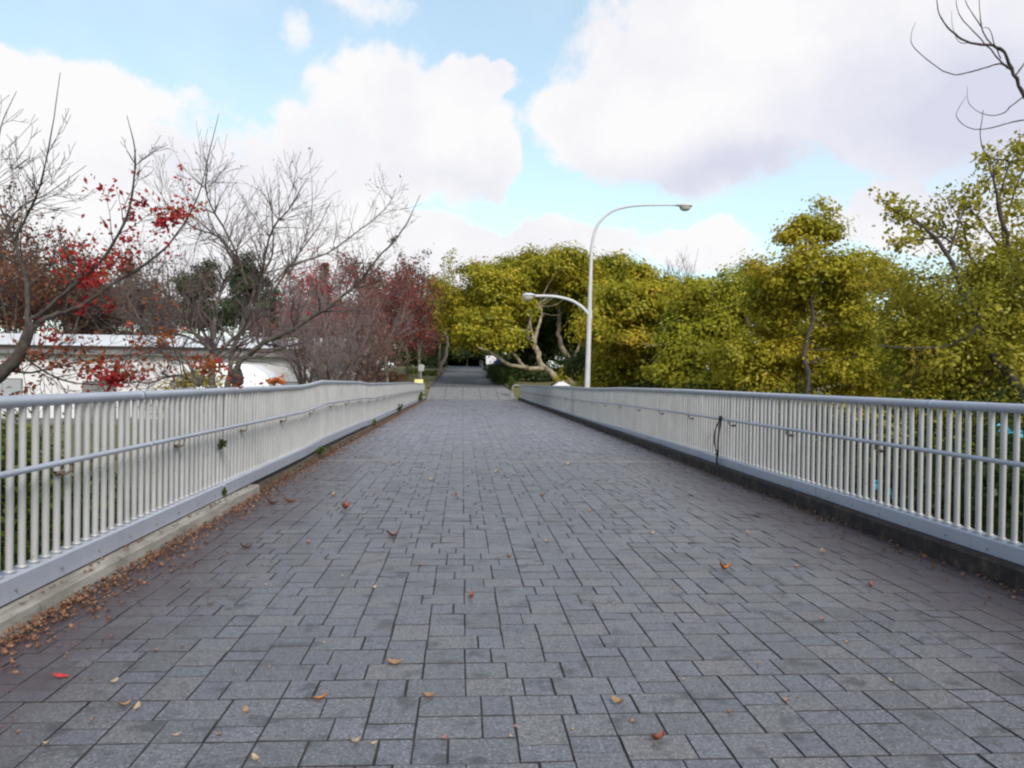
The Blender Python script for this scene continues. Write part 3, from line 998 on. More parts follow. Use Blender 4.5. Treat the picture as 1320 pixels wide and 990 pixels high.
def big_cherry():
    Y = 16.5; rr = random.Random(8)
    root = empty('bare_cherry_tree'); tag(root, 'wide many-stemmed bare cherry tree spreading above the railing', 'tree')
    T = Tubes(); W = Tubes(); tips = []
    f = lambda L: [(100 + x / 2.75, 160 + y / 2.75) for x, y in L]
    b0 = pos(278, 500, Y); g0 = to_ground(b0)
    st = spline([g0, b0 + Vector((0, 0, -.7)), pos(272, 498, Y)], 4); T.add(st, lin(.24, .13, len(st)), 10)
    st = spline([g0, b0 + Vector((.2, 0, -.7)), pos(297, 497, Y)], 4); T.add(st, lin(.22, .12, len(st)), 10)
    limbs = [
        (f([(430, 925), (455, 860), (520, 790), (640, 685), (700, 585), (770, 480), (850, 370), (900, 270)]), .085, .012, 1.5),
        (f([(530, 925), (575, 845), (640, 790), (720, 745), (820, 690), (905, 635), (1000, 560), (1060, 480), (1150, 380), (1215, 250)]), .11, .010, -1.5),
        (f([(475, 925), (470, 820), (480, 740), (490, 640), (520, 560), (560, 480), (490, 380), (450, 280)]), .12, .010, 1.0),
        (f([(540, 900), (545, 820), (590, 700), (640, 560), (690, 460), (690, 330), (680, 190)]), .10, .008, 2.0),
        (f([(470, 800), (400, 720), (330, 620), (250, 560), (170, 520), (100, 430)]), .06, .008, -1.2),
        (f([(430, 930), (380, 830), (300, 770), (200, 690), (120, 640), (30, 600)]), .06, .008, 1.0),
        (f([(560, 490), (500, 400), (420, 370), (330, 300), (270, 200)]), .04, .006, 1.2),
        (f([(600, 570), (560, 450), (470, 280), (455, 190), (480, 110)]), .045, .006, -1.0),
        (f([(700, 560), (760, 500), (880, 460), (980, 390), (1090, 300), (1130, 230)]), .04, .006, 1.0),
        (f([(640, 640), (680, 400), (750, 300), (815, 190)]), .045, .006, -1.5),
        (f([(430, 925), (350, 890), (250, 915), (150, 905)]), .05, .010, -.8),
        (f([(720, 740), (715, 680), (740, 560), (800, 420), (830, 310), (830, 180)]), .035, .006, 1.5),
    ]
    for i, (pix, a, b, dy) in enumerate(limbs):
        P, R = limb(T, pix, Y, a * .62, min(b, .005), dy)
        sub_grow(W, P, R, rr, tips, 30 if i < 10 else 12, .85, 2, start=.15, minr=.0034, up=.03, kids=(1, 2), updir=.05, end=.9, taper=.65)
        sub_grow(W, P, R, rr, tips, 6, .7, 1, start=.45, minr=.0034, up=.04, kids=(1, 3), updir=.2, end=.8, taper=.4)
    # lichen-grey cut knot at the base
    link('trunk', T.mesh('trunk', M_barkch), root)
    tag(link('twigs', W.mesh('twigs', M_twig), root), kind='stuff')
    sel = [tips[i][0] for i in range(0, len(tips), 9)]
    link('last_leaves', leaves_mesh('last_leaves', sel, .06, L_rust, 3, .04), root)
    # a dark burl on the right stem
    bm = bmesh.new(); bmesh.ops.create_icosphere(bm, subdivisions=2, radius=.2)
    for v in bm.verts:
        v.co *= 1 + .14 * math.sin(v.co.x * 19 + v.co.z * 14)
        v.co.x *= .6; v.co.z *= 1.25
    me = bpy.data.meshes.new('burl'); bm.to_mesh(me); bm.free(); me.materials.append(M_bark)
    o = link('burl', me, root, pos(306, 486, Y))


M_barkch = plain('lichen_bark', (0.095, 0.082, 0.068), 0.9, 0.6, 9, 0.8)
big_cherry()


def leafy_tree(name, label, cat, blobs, n_sub, per, sub_r, leaf, mat, seed, trunk=None, bark=M_barkg, group=None, inner=.45, extra=None, up=.5, aspect=.55):
    """blobs: (px, py, Y, rx, ry_depth, rz) lumps of the crown; trunk: list of limbs (pixels, Y, r0, r1, dY); the first one is rooted"""
    B = [(pos(b[0], b[1], b[2]), (b[3], b[4], b[5])) for b in blobs]
    root = empty(name); tag(root, label, cat, group)
    per, leaf = int(per * 1.7), leaf * .86
    P, Nn, sc = crown_points(B, n_sub, per, sub_r * .85, seed, inner, up)
    gz = np.asarray(ground_z(P[:, 0], P[:, 1]))
    keep = P[:, 2] > gz + .05
    P, Nn = P[keep], Nn[keep]
    rng = np.random.default_rng(seed + 1)
    T = Tubes(); rr = random.Random(seed)
    if trunk is None:
        c = sum((b[0] for b in B), Vector()) / len(B)
        lo = min(b[0].z - b[1][2] for b in B)
        g = to_ground(c)
        top = c.copy()
        tr = spline([g, g.lerp(top, .4) + Vector((rr.uniform(-.3, .3), rr.uniform(-.3, .3), 0)), top], 4)
        h = top.z - g.z; r0 = .022 * h if h > 2.2 else .008 * h
        T.add(tr, lin(r0, r0 * .35, len(tr)), 8)
        spine = tr[len(tr) // 3:]
    else:
        spine = []
        for k_, (pix, Y, r0, r1, dY) in enumerate(trunk):
            m_ = len(pix)
            pts = [pos(x, y, Y + dY * i / (m_ - 1)) for i, (x, y) in enumerate(pix)]
            if k_ == 0:
                pts = [to_ground(pts[0])] + pts
            pts = spline(pts, 4); rad = [q * rr.uniform(.86, 1.16) for q in lin(r0, r1, len(pts))]
            pts = [pts[0]] + [p + Vector((rr.gauss(0, .45), rr.gauss(0, .45), rr.gauss(0, .3))) * q for p, q in zip(pts[1:], rad[1:])]
            T.add(pts, rad, 8)
            spine += pts[len(pts) // 3:]
    # boughs to a share of the leaf clumps, each from the nearest point of the trunk below it
    stem_pts = spine
    sel = sc[rng.choice(len(sc), min(len(sc), max(4, len(sc) // 45)), replace=False)]
    for s in sel:
        s = Vector(s)
        low = [p for p in stem_pts if p.z < s.z + .1] or stem_pts
        st = min(low, key=lambda p: (p - s).length + rr.uniform(0, .5))
        D = (s - st).length
        mid = st.lerp(s, .5) + Vector((rr.gauss(0, .15), rr.gauss(0, .15), rr.uniform(-.25, .1))) * D * .4
        pts = spline([st, mid, s], 3); r0 = min(.05, .0028 * D + .003)
        T.add(pts, lin(r0 * 1.5, r0 * .4, len(pts)), 5)
    link('trunk', T.mesh('trunk', bark), root)
    link('crown', quads_mesh('crown', leaf_quads(P, Nn, leaf, aspect, rng), mat), root)
    if extra:
        extra(root)
    return root


# --- right side, near to far
leafy_tree('broadleaf_tree', 'olive-brown tree with loose leafy sprays rising beside the right railing', 'tree',
           [(1255, 420, 11.5, 1.35, 1.5, 1.05), (1180, 420, 12, .75, 1.1, 1.0), (1330, 400, 11.5, 1.2, 1.5, 1.3), (1200, 495, 12, 1.1, 1.2, .7), (1300, 500, 11, 1.0, 1.0, .8), (1260, 355, 11.5, .55, .7, .42),
            (1350, 560, 11, 1.4, 1.2, 1.0), (1230, 560, 11.5, 1.2, 1.0, .9), (1320, 320, 11.5, .42, .6, .7)],
           900, 36, .19, .080, L_olive, 101,
           [([(1395, 640), (1320, 512), (1285, 470), (1262, 420), (1240, 375), (1222, 330), (1200, 300), (1175, 285)], 10.3, .095, .012, 1.4),
            ([(1262, 420), (1225, 445), (1170, 448), (1130, 445)], 10.5, .03, .007, .4),
            ([(1270, 430), (1310, 390), (1300, 320), (1285, 250), (1280, 215)], 11.6, .05, .008, -.4),
            ([(1222, 330), (1235, 290), (1250, 255)], 11.9, .02, .006, .2)], M_bark)


def sprays():
    """airy upper branches of the same kind, one tree behind the first"""
    root = empty('slender_tree'); tag(root, 'slender tree with thin airy leaf sprays against the clouds at the picture edge', 'tree')
    Y = 12.6; T = Tubes(); rng = np.random.default_rng(77)
    base = pos(1300, 420, Y)
    tr = spline([to_ground(base), pos(1305, 520, Y), base, pos(1296, 330, Y), pos(1288, 255, Y)], 4); T.add(tr, lin(.09, .018, len(tr)), 8)
    brs = [[(1298, 400), (1250, 330), (1215, 305), (1190, 290), (1165, 270)], [(1250, 330), (1240, 290), (1225, 262)], [(1296, 330), (1260, 280), (1235, 255)], [(1292, 300), (1310, 240), (1330, 200)],
           [(1288, 255), (1278, 225), (1272, 200)], [(1288, 255), (1300, 215), (1320, 185)], [(1215, 305), (1180, 310), (1155, 318)], [(1190, 290), (1160, 275), (1140, 262)], [(1320, 213), (1295, 206), (1276, 203), (1264, 182), (1267, 142)]]
    pts = []
    for q, b in enumerate(brs):
        P, R = limb(T, b, Y, .022, .005, rng.uniform(-.5, .5), 5, 5)
        if q == 8:
            continue
        for p in P[3:]:
            for _ in range(3):
                d = Vector(rng.normal(0, .12, 3)); e = p + d
                T.add([p, p + d * .6, e], [.006, .005, .003], 3)
                for _ in range(4):
                    pts.append(e + Vector(rng.normal(0, .06, 3)))
    for (x, y, sx, sy, n) in [(1150, 262, 8, 6, 26), (1190, 275, 18, 10, 60), (1232, 258, 16, 10, 60), (1262, 250, 14, 14, 70), (1282, 210, 12, 9, 50), (1312, 205, 12, 12, 60), (1305, 260, 16, 16, 80), (1170, 305, 14, 8, 40), (1240, 300, 16, 10, 50), (1310, 310, 14, 16, 90)]:
        for _ in range(n):
            pts.append(pos(rng.normal(x, sx), rng.normal(y, sy), Y + rng.uniform(-.5, .5)))
    link('trunk', T.mesh('trunk', M_bark), root)
    link('crown', leaves_mesh('crown', pts, .085, L_olive, 78, .03, 2, .6), root)


sprays()


def bare_boughs():
    root = empty('bare_tree'); tag(root, 'bare dark tree whose curved leafless twigs reach in at the upper corner', 'tree')
    Y = 10.0; T = Tubes(); W = Tubes(); rr = random.Random(4)
    f = lambda L: [(1060 + x / 4.5, y / 4.5) for x, y in L]
    b = pos(1440, 330, Y)
    tr = spline([to_ground(b, (.3, 0)), pos(1445, 480, Y), b, pos(1405, 220, Y), pos(1365, 165, Y), pos(1330, 135, Y)], 4); T.add(tr, lin(.12, .032, len(tr)), 9)
    for pix, a, c in [
        (f([(1215, 620), (1170, 555), (1110, 430), (1060, 310), (990, 265), (860, 250), (770, 200), (690, 110), (665, 20), (670, -80)]), .048, .005),
        (f([(1090, 400), (1030, 370), (940, 395), (800, 430), (700, 410), (540, 285), (515, 210), (540, 130)]), .020, .004),
        (f([(1100, 410), (1030, 350), (950, 260), (820, 120), (780, 40), (775, -60)]), .022, .004),
        (f([(1050, 300), (990, 265), (930, 180), (915, 80), (905, -60)]), .022, .005),
        (f([(1035, 340), (1000, 260), (970, 170), (930, 160)]), .014, .005),
        (f([(925, 160), (840, 30), (820, -60)]), .013, .004),
        (f([(1115, 440), (1170, 370), (1230, 250)]), .022, .008),
        (f([(860, 250), (790, 240), (755, 150), (750, 60)]), .010, .003),
        (f([(1190, 545), (1100, 610), (1060, 650), (1000, 670), (920, 655), (850, 600), (840, 500)]), .016, .004),
        (f([(1300, 680), (1170, 695), (1080, 715), (960, 745), (860, 745), (785, 690), (785, 640), (835, 560)]), .018, .004)]:
        P, R = limb(T, pix, Y, a * .58, c * .62, rr.uniform(-.6, .6), 4, 7)
    P, R = limb(T, [(1430, 300), (1390, 200), (1350, 155)], Y, .06, .02, 0, 4, 7)
    link('trunk', T.mesh('trunk', M_bark), root)


bare_boughs()

leafy_tree('broadleaf_tree', 'tall golden-green tree topped by a separate tuft, with its dark trunk showing', 'tree',
           [(1050, 296, 20, .42, .5, .30), (1018, 304, 20, .36, .4, .16), (1034, 288, 20, .34, .4, .18), (1054, 268, 20, .30, .4, .20), (1070, 300, 20, .26, .4, .26), (1060, 410, 23.5, 1.8, .8, 1.1), (1050, 345, 20, 1.1, 1.2, .55), (1010, 355, 20, .8, 1.0, .55), (1095, 365, 20.4, .9, 1.2, .7), (1000, 400, 21, 1.0, 1.2, .7),
            (1090, 425, 21, 1.1, 1.2, .9), (1045, 470, 21.4, 1.5, 1.2, .75), (980, 460, 21, 1.2, 1.2, .8), (1120, 480, 20, 1.0, 1.2, .8), (1050, 530, 20.5, 2.0, 1.4, .8)],
           1150, 34, .24, .135, L_gold, 102,
           [([(1036, 560), (1042, 490), (1039, 450), (1048, 410), (1044, 375), (1048, 335), (1045, 280)], 19.5, .085, .018, .6), ([(1047, 385), (1066, 360), (1085, 330)], 19.9, .035, .012, 0), ([(1046, 340), (1028, 318), (1010, 300)], 20, .03, .01, 0)], M_bark)
leafy_tree('broadleaf_tree', 'dense olive tree closing the gaps behind the loose leafy sprays', 'tree',
           [(1085, 415, 27, 1.6, 1.2, 1.2), (1050, 440, 27, 1.8, 1.2, 1.2), (1120, 440, 26, 1.6, 1.2, 1.2), (1190, 430, 24, 2.0, 1.6, 1.7), (1280, 420, 24, 2.2, 1.6, 2.0), (1380, 400, 24, 2.6, 1.6, 2.4), (1230, 490, 24, 3.0, 1.6, 1.2), (1340, 500, 24, 3.0, 1.6, 1.4)], 1000, 30, .30, .17, L_olive, 107)
leafy_tree('broadleaf_tree', 'thin round see-through crown peeping up behind the tall tufted tree', 'tree',
           [(1112, 343, 30, .85, .9, .55), (1090, 350, 30, .5, .6, .5), (1128, 360, 30, .5, .6, .7)], 70, 26, .22, .16, L_olive, 103)
leafy_tree('broadleaf_tree', 'golden-green bushy tree with a small knob on its crown, left of the tufted tree', 'tree',
           [(905, 390, 27, 1.4, 1.4, .75), (950, 375, 27, 1.2, 1.3, .75), (965, 350, 27, .35, .4, .35), (985, 395, 27, .9, 1.2, .9), (880, 430, 27, 1.2, 1.3, .9), (940, 430, 27, 1.6, 1.4, 1.0), (900, 475, 26.5, 1.6, 1.3, .8), (970, 480, 26, 1.4, 1.3, .8), (930, 540, 26.5, 2.4, 1.5, 1.1)],
           1150, 34, .28, .17, L_goldg, 104,
           [([(975, 540), (972, 490), (968, 440), (962, 400), (955, 370)], 25.6, .13, .04, 1), ([(930, 520), (938, 450), (925, 400)], 26, .1, .03, 1)], M_barkg)
leafy_tree('broadleaf_tree', 'yellow-green rounded tree beside the lamp post, its pale bough showing', 'tree',
           [(820, 385, 33, 1.5, 1.5, .75), (850, 395, 33, .9, 1.2, .9), (785, 415, 33, 1.2, 1.4, .8), (765, 430, 32, .6, 1.0, .45), (830, 435, 33.5, 1.6, 1.5, 1.0), (800, 480, 35, 1.6, 1.2, .9), (860, 470, 34, 1.4, 1.2, 1.0), (820, 540, 34, 2.6, 1.5, 1.2)],
           1050, 34, .32, .21, L_gold, 105,
           [([(865, 540), (866, 470), (858, 430), (848, 405)], 31.6, .14, .05, .6), ([(864, 440), (840, 446), (828, 442)], 32, .06, .03, 0)], M_barkp)
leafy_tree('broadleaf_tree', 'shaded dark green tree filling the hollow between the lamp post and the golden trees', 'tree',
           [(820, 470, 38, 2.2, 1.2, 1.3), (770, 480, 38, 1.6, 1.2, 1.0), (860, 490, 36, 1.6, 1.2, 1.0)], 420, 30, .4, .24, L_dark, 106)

cw = [(645, 372, 66, 4.2, 4.2, 2.0), (712, 350, 68, 4.4, 4.2, 1.5), (610, 402, 66, 2.2, 3.2, 2.2), (632, 418, 63, 2.2, 2.8, 1.7), (680, 342, 68, 3.0, 4, 1.1), (598, 395, 67, 1.5, 2.5, 1.7), (762, 380, 69, 2.6, 3.6, 2.2), (612, 432, 62, 1.5, 2.2, .75), (655, 440, 61, 1.2, 1.8, .7), (665, 395, 65, 1.6, 2.5, 1.5)]
leafy_tree('camphor_tree', 'great round camphor tree overhanging the far path, pale forked boughs under its crown', 'tree',
           cw, 1500, 32, .62, .36, L_camph, 110,
           [([(722, 494), (700, 474), (688, 448), (680, 432), (685, 400)], 62, .36, .11, 1.5), ([(700, 476), (670, 473), (650, 466), (628, 452), (615, 447)], 61.5, .20, .07, -1.0), ([(675, 473), (660, 455), (640, 445)], 61.5, .16, .07, -.5),
            ([(688, 450), (693, 425), (698, 405), (694, 392)], 62.3, .15, .08, .5), ([(686, 440), (684, 415), (683, 398)], 62.3, .13, .06, .4), ([(684, 428), (660, 424), (640, 425)], 62, .10, .05, 0)], M_barkp, inner=.6)
leafy_tree('camphor_tree', 'second camphor tree with a pale upright trunk, behind the lamp post', 'tree',
           [(760, 365, 75, 3.4, 4, 2.6), (810, 365, 76, 2.8, 3.5, 2.4), (835, 380, 77, 2.4, 3, 2.2), (780, 350, 75, 2.2, 3, 1.6), (800, 410, 76, 3.6, 4, 2.2)],
           900, 32, .65, .40, L_camph, 111,
           [([(736, 498), (737, 470), (722, 440), (720, 420), (724, 395)], 70, .36, .16, 1.5), ([(737, 466), (748, 440), (752, 425)], 70, .14, .06, .5)], M_barkp, inner=.55)
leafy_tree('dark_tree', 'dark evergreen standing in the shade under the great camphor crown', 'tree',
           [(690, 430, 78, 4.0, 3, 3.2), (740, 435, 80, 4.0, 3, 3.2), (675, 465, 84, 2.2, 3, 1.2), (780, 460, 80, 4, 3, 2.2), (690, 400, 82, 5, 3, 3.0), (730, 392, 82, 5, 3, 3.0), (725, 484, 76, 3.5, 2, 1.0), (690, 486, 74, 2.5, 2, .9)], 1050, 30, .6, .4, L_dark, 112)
leafy_tree('yellow_bush', 'small orange-yellow bush at the foot of the camphor trunks', 'bush', [(732, 479, 56, .60, .5, .50), (723, 487, 56, .6, .5, .3)], 90, 24, .14, .13, L_yelg, 113)
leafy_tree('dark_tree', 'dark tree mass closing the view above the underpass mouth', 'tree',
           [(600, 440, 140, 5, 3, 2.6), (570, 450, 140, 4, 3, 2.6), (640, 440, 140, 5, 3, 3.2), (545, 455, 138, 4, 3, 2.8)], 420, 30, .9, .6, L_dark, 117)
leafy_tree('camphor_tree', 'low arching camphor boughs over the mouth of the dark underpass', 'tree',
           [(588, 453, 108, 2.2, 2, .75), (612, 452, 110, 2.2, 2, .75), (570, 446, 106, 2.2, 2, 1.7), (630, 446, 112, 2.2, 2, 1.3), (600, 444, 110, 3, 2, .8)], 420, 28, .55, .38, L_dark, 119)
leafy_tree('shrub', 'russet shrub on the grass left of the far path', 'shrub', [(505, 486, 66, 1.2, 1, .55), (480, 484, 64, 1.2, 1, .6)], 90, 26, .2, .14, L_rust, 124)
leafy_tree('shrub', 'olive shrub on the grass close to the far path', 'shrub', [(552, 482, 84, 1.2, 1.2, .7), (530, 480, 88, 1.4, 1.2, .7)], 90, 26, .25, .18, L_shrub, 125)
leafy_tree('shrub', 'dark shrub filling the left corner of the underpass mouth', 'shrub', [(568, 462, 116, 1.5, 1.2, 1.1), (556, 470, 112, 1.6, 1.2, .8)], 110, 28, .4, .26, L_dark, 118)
leafy_tree('clipped_hedge', 'dark green hedge along the right edge of the far path', 'hedge',
           [(640, 482, 80, .9, 8, .85), (650, 487, 66, .8, 4, .8), (634, 476, 98, .9, 8, .8)], 420, 30, .25, .16, L_dark, 114)
leafy_tree('shrub', 'bright green sprig at the far end of the right railing', 'shrub', [(658, 494, 54.5, .22, .3, .45)], 30, 20, .1, .09, L_shrub, 115)
leafy_tree('leaning_tree', 'leaning tan-trunked tree on the left edge of the far path', 'tree',
           [(575, 420, 86, 2.0, 3, 1.5), (595, 432, 92, 1.8, 3, 1.1), (560, 400, 88, 2.0, 3, 1.6), (570, 372, 90, 1.6, 2.5, 1.2)], 300, 28, .5, .34, L_camph, 116,
           [([(562, 492), (569, 475), (575, 458), (577, 440), (572, 425)], 78, .22, .12, 3)], M_barkg)

# shrubs pressing against the bridge on the right, below the rail
leafy_tree('undergrowth_shrub', 'dark tangled shrub behind the near balusters of the right railing', 'shrub',
           [(1300, 680, 7.5, 1.1, 1.3, .9), (1200, 640, 9.5, 1.2, 1.5, .9), (1120, 610, 12, 1.2, 1.6, 1.0), (1380, 640, 7, 1.0, 1.2, 1.0), (1050, 590, 15, 1.3, 2.0, 1.1), (1250, 590, 10, .9, 1.2, .6)],
           620, 26, .22, .10, L_dark, 120)
leafy_tree('undergrowth_shrub', 'yellow-green shrub rising behind the outermost balusters of the right railing', 'shrub',
           [(1290, 600, 8.5, .7, .8, .5), (1240, 640, 9, .5, .7, .5), (1310, 660, 8, .5, .7, .5)], 120, 24, .14, .08, L_olive, 121)
leafy_tree('undergrowth_shrub', 'low dark shrub belt behind the middle of the right railing', 'shrub',
           [(980, 560, 19, 1.6, 2.5, 1.3), (920, 545, 24, 1.8, 3, 1.3), (860, 535, 30, 2, 3, 1.3), (800, 525, 38, 2, 4, 1.3)], 420, 26, .32, .2, L_dark, 122)
rngs = random.Random(9)
for i, (x, y, Y, lab) in enumerate([(1127, 625, 9.6, 'cyan plastic scrap low behind the balusters of the right railing'), (1150, 638, 9.2, 'bright cyan plastic scrap, lowest of those behind the right railing'),
                                    (1290, 550, 8.6, 'cyan plastic scrap high up behind the rail of the right railing'), (1308, 556, 8.5, 'wide blue-cyan strip beside the highest scrap behind the right railing')]):
    c = pos(x, y, Y); V = []
    s = .06
    for a in range(5):
        for b in range(5):
            V.append((c.x + (a - 2) * s * .5 * (1.6 if i == 3 else .8), c.y + rngs.gauss(0, .02), c.z + (b - 2) * s * .5 + rngs.gauss(0, .006)))
    Fc = [(a * 5 + b, (a + 1) * 5 + b, (a + 1) * 5 + b + 1, a * 5 + b + 1) for a in range(4) for b in range(4)]
    tag(link('plastic_scrap', mesh('plastic_scrap', V, Fc, M_cyan)), lab, 'litter', 'cyan scraps in the right-hand shrubs')

# --- left side
leafy_tree('roadside_hedge', 'green hedge with yellow tips behind the nearest balusters of the left railing', 'hedge',
           [(-20, 640, 6.5, .7, 1.2, .62), (-60, 600, 8, .8, 1.5, .6), (30, 640, 8, .6, 1.2, .5), (-10, 720, 6, .8, 1.2, .6), (110, 640, 9.5, .5, 1.2, .4), (60, 700, 8, .8, 1.5, .5)], 420, 28, .16, .085, L_shrub, 130)
leafy_tree('yellow_bush', 'olive-yellow bush seen beneath the low boughs of the bare cherry', 'bush', [(238, 482, 24, .42, .5, .25), (250, 490, 24, .4, .5, .2), (280, 489, 23, .2, .3, .18), (240, 520, 24, .8, .7, .7)], 110, 24, .14, .1, L_yelg, 131)


def hall():
    Y0 = 46.0; root = empty('low_white_hall'); tag(root, 'long low white hall with a pale roof behind the cherry trees', 'building')
    xr = pos(432, 470, Y0).x; xl = -75.0
    zr = pos(100, 446, Y0).z; ze = pos(100, 457, Y0).z; gz = -1.5
    zt = pos(100, 431, Y0 + 7).z
    box('wall', M_white, xl, xr, Y0, Y0 + 14, gz, ze, root)
    box('plinth', M_greyw, xl + .02, xr + .03, Y0 - .05, Y0 + 14.03, gz - .3, gz + .35, root)
    box('fascia', M_greyw, xl - .3, xr + .3, Y0 - .5, Y0 + 14.5, ze + .004, zr - .004, root)
    V = [(xl - .5, Y0 - .8, zr), (xr + .5, Y0 - .8, zr), (xr + .5, Y0 + 7, zt), (xl - .5, Y0 + 7, zt), (xr + .5, Y0 + 14.8, zr), (xl - .5, Y0 + 14.8, zr)]
    link('roof', mesh('roof', V, [(0, 1, 2, 3), (3, 2, 4, 5), (0, 3, 5), (1, 4, 2), (0, 5, 4, 1)], M_roofw), root)
    for i, x in enumerate(np.arange(xr - 2.0, xl, -5.2)):
        if i in (2, 6):
            box('door', M_greyw, x - 1.9, x, Y0 - .06, Y0 + .02, gz + .36, gz + 2.5, root)
        else:
            fr = box('window', M_greyw, x - 2.2, x, Y0 - .05, Y0 + .02, gz + 1.3, gz + 2.6, root)
            for a in (0, 1):
                box('pane', M_pane, x - 2.12 + a * 1.04, x - 1.12 + a * 1.04, Y0 - .065, Y0 - .045, gz + 1.38, gz + 2.52, fr)
        box('pilaster', M_roofw, x + .9, x + 1.2, Y0 - .12, Y0 + .02, gz + .36, ze, root)


hall()


def van():
    Y = 27.0
    c = pos(336, 500, Y); gz = float(ground_z(c.x, Y))
    H = pos(325, 470, Y).z - gz
    root = empty('white_van', (c.x, Y, gz)); tag(root, 'white van with dark side glass parked behind the bare cherry trunk', 'van')
    # body profile along x (nose to the right), extruded in y
    L, Wd = 3.9, 1.7
    prof = [(-2.0, .32), (-2.02, H * .55), (-1.75, H - .12), (-1.45, H), (-.2, H), (.35, H * .90), (1.0, H * .56), (1.75, H * .46), (1.95, H * .33), (1.95, .32)]
    bm = bmesh.new()
    for s in (-1, 1):
        pass
    v0 = [bm.verts.new((x, -Wd / 2 + (.10 if z > H * .6 else 0), z)) for x, z in prof]; v1 = [bm.verts.new((x, Wd / 2 - (.10 if z > H * .6 else 0), z)) for x, z in prof]
    n = len(prof)
    bm.faces.new(v0); bm.faces.new(v1[::-1])
    for i in range(n):
        bm.faces.new((v0[i], v1[i], v1[(i + 1) % n], v0[(i + 1) % n]))
    bmesh.ops.recalc_face_normals(bm, faces=bm.faces)
    bmesh.ops.bevel(bm, geom=list(bm.edges), offset=.05, segments=2, affect='EDGES')
    me = bpy.data.meshes.new('body'); bm.to_mesh(me); bm.free(); me.materials.append(M_carw)
    link('body', me, root)
    yb = -Wd / 2
    def pane(name, pts):
        V = [(x, yb + .095 - (.0 if z > H * .6 else .055), z) for x, z in pts] + [(x, yb + .12, z) for x, z in pts]
        k = len(pts)
        Fc = [tuple(range(k)), tuple(range(k, 2 * k))[::-1]] + [(i, (i + 1) % k, k + (i + 1) % k, k + i) for i in range(k)]
        link(name, mesh(name, V, Fc, M_dark), root)
    pane('side_window', [(-1.75, H * .62), (-1.62, H * .88), (-1.0, H * .90), (-1.0, H * .62)])
    pane('side_window', [(-.05, H * .62), (-.05, H * .88), (.25, H * .86), (.75, H * .62)])
    for x in (-1.25, 1.25):
        for s in (-1, 1):
            T = Tubes(); T.add([(0, -.1, 0), (0, .1, 0)], [.32, .32], 16)
            m0 = T.mesh('wheel', M_rub)
            w = link('wheel', m0, root, (x, s * (Wd / 2 - .06), .32))
            T = Tubes(); T.add([(0, -.115, 0), (0, .115, 0)], [.19, .19], 12); link('rim', T.mesh('rim', M_steel), w)
    box('bumper', M_steel, 1.93, 2.03, -Wd / 2 + .1, Wd / 2 - .1, .36, .55, root)


van()
L_orng = leaf_mat('orange_tuft_leaves', [(0.42, 0.10, 0.02), (0.55, 0.15, 0.03), (0.60, 0.22, 0.05)], 2.0, 0.35)
leafy_tree('orange_sapling', 'small sapling with bright orange leaf tufts beside the white van', 'sapling', [(350, 493, 24.5, .12, .15, .1), (359, 489, 24.5, .17, .15, .15)], 26, 22, .06, .07, L_orng, 132)


def conifer(px, top, Y, w, seed, label):
    """layered evergreen"""
    t = pos(px, top, Y); g = to_ground(t); h = t.z - g.z
    root = empty('conifer_tree', (0, 0, 0)); tag(root, label, 'tree', 'dark conifers behind the white hall')
    rng = np.random.default_rng(seed); P, Nn = [], []
    T = Tubes(); T.add([g, g.lerp(t, .5), t], [.25, .16, .03], 7)
    for i in range(26):
        f = .16 + .84 * (i / 25); z = g.z + h * f
        rad = w * (1 - f) ** .75 * rng.uniform(.7, 1.15) + .25
        for j in range(7):
            a = rng.uniform(0, 2 * PI); q = Vector((g.x + math.cos(a) * rad, g.y + math.sin(a) * rad, z - .18 * rad))
            o = Vector((t.x, t.y, z + .1)); T.add([o, o.lerp(q, .5) + Vector((0, 0, .08)), q], [.05, .035, .015], 4)
            m_ = 46
            s = rng.uniform(.15, 1, m_) ** .7
            base = np.array(o)[None] + (np.array(q) - np.array(o))[None] * s[:, None]
            P.append(base + rng.normal(size=(m_, 3)) * np.array([.22, .22, .13])); Nn.append(unit(rng.normal(size=(m_, 3)) * .5 + np.array([0, 0, 1.])))
    link('trunk', T.mesh('trunk', M_barkg), root)
    link('crown', quads_mesh('crown', leaf_quads(np.concatenate(P), np.concatenate(Nn), .30, .4, rng), L_con), root)


cg = 'dark conifers behind the white hall'
leafy_tree('conifer_tree', 'dark pine with the highest top, behind the middle of the bare cherry', 'tree', [(312, 372, 74, 1.7, 1.6, 1.7), (318, 342, 74, 1.1, 1.2, 1.4), (330, 360, 74, 1.0, 1.2, 1.1), (300, 405, 74, 2.0, 1.8, 1.6)], 330, 34, .40, .26, L_con, 141, group=cg)
leafy_tree('conifer_tree', 'broad dark pine behind the left boughs of the bare cherry', 'tree', [(255, 375, 76, 1.9, 1.8, 1.5), (268, 352, 76, 1.2, 1.3, 1.4), (240, 365, 76, 1.0, 1.2, .9), (262, 408, 76, 2.4, 2, 1.7)], 360, 34, .42, .26, L_con, 142, group=cg)
leafy_tree('conifer_tree', 'low dark conifer between the two pines and the red maple', 'tree', [(345, 395, 72, 1.3, 1.3, 1.6), (350, 418, 72, 1.6, 1.4, 1.2)], 170, 32, .4, .25, L_con, 143, group=cg)
conifer(419, 342, 95, 2.2, 4, 'slim dark conifer tip showing above the red maple')
kg = 'brown thickets behind the white hall'
leafy_tree('thicket', 'dark purple-brown thicket above the hall roof at the picture edge', 'thicket', [(15, 400, 66, 4, 2.5, 2.2), (80, 395, 66, 3.5, 2.5, 2.4), (50, 360, 67, 3, 2.5, 2.2), (-60, 390, 66, 5, 2.5, 3)], 620, 30, .5, .25, L_rust, 144, inner=.3, group=kg)
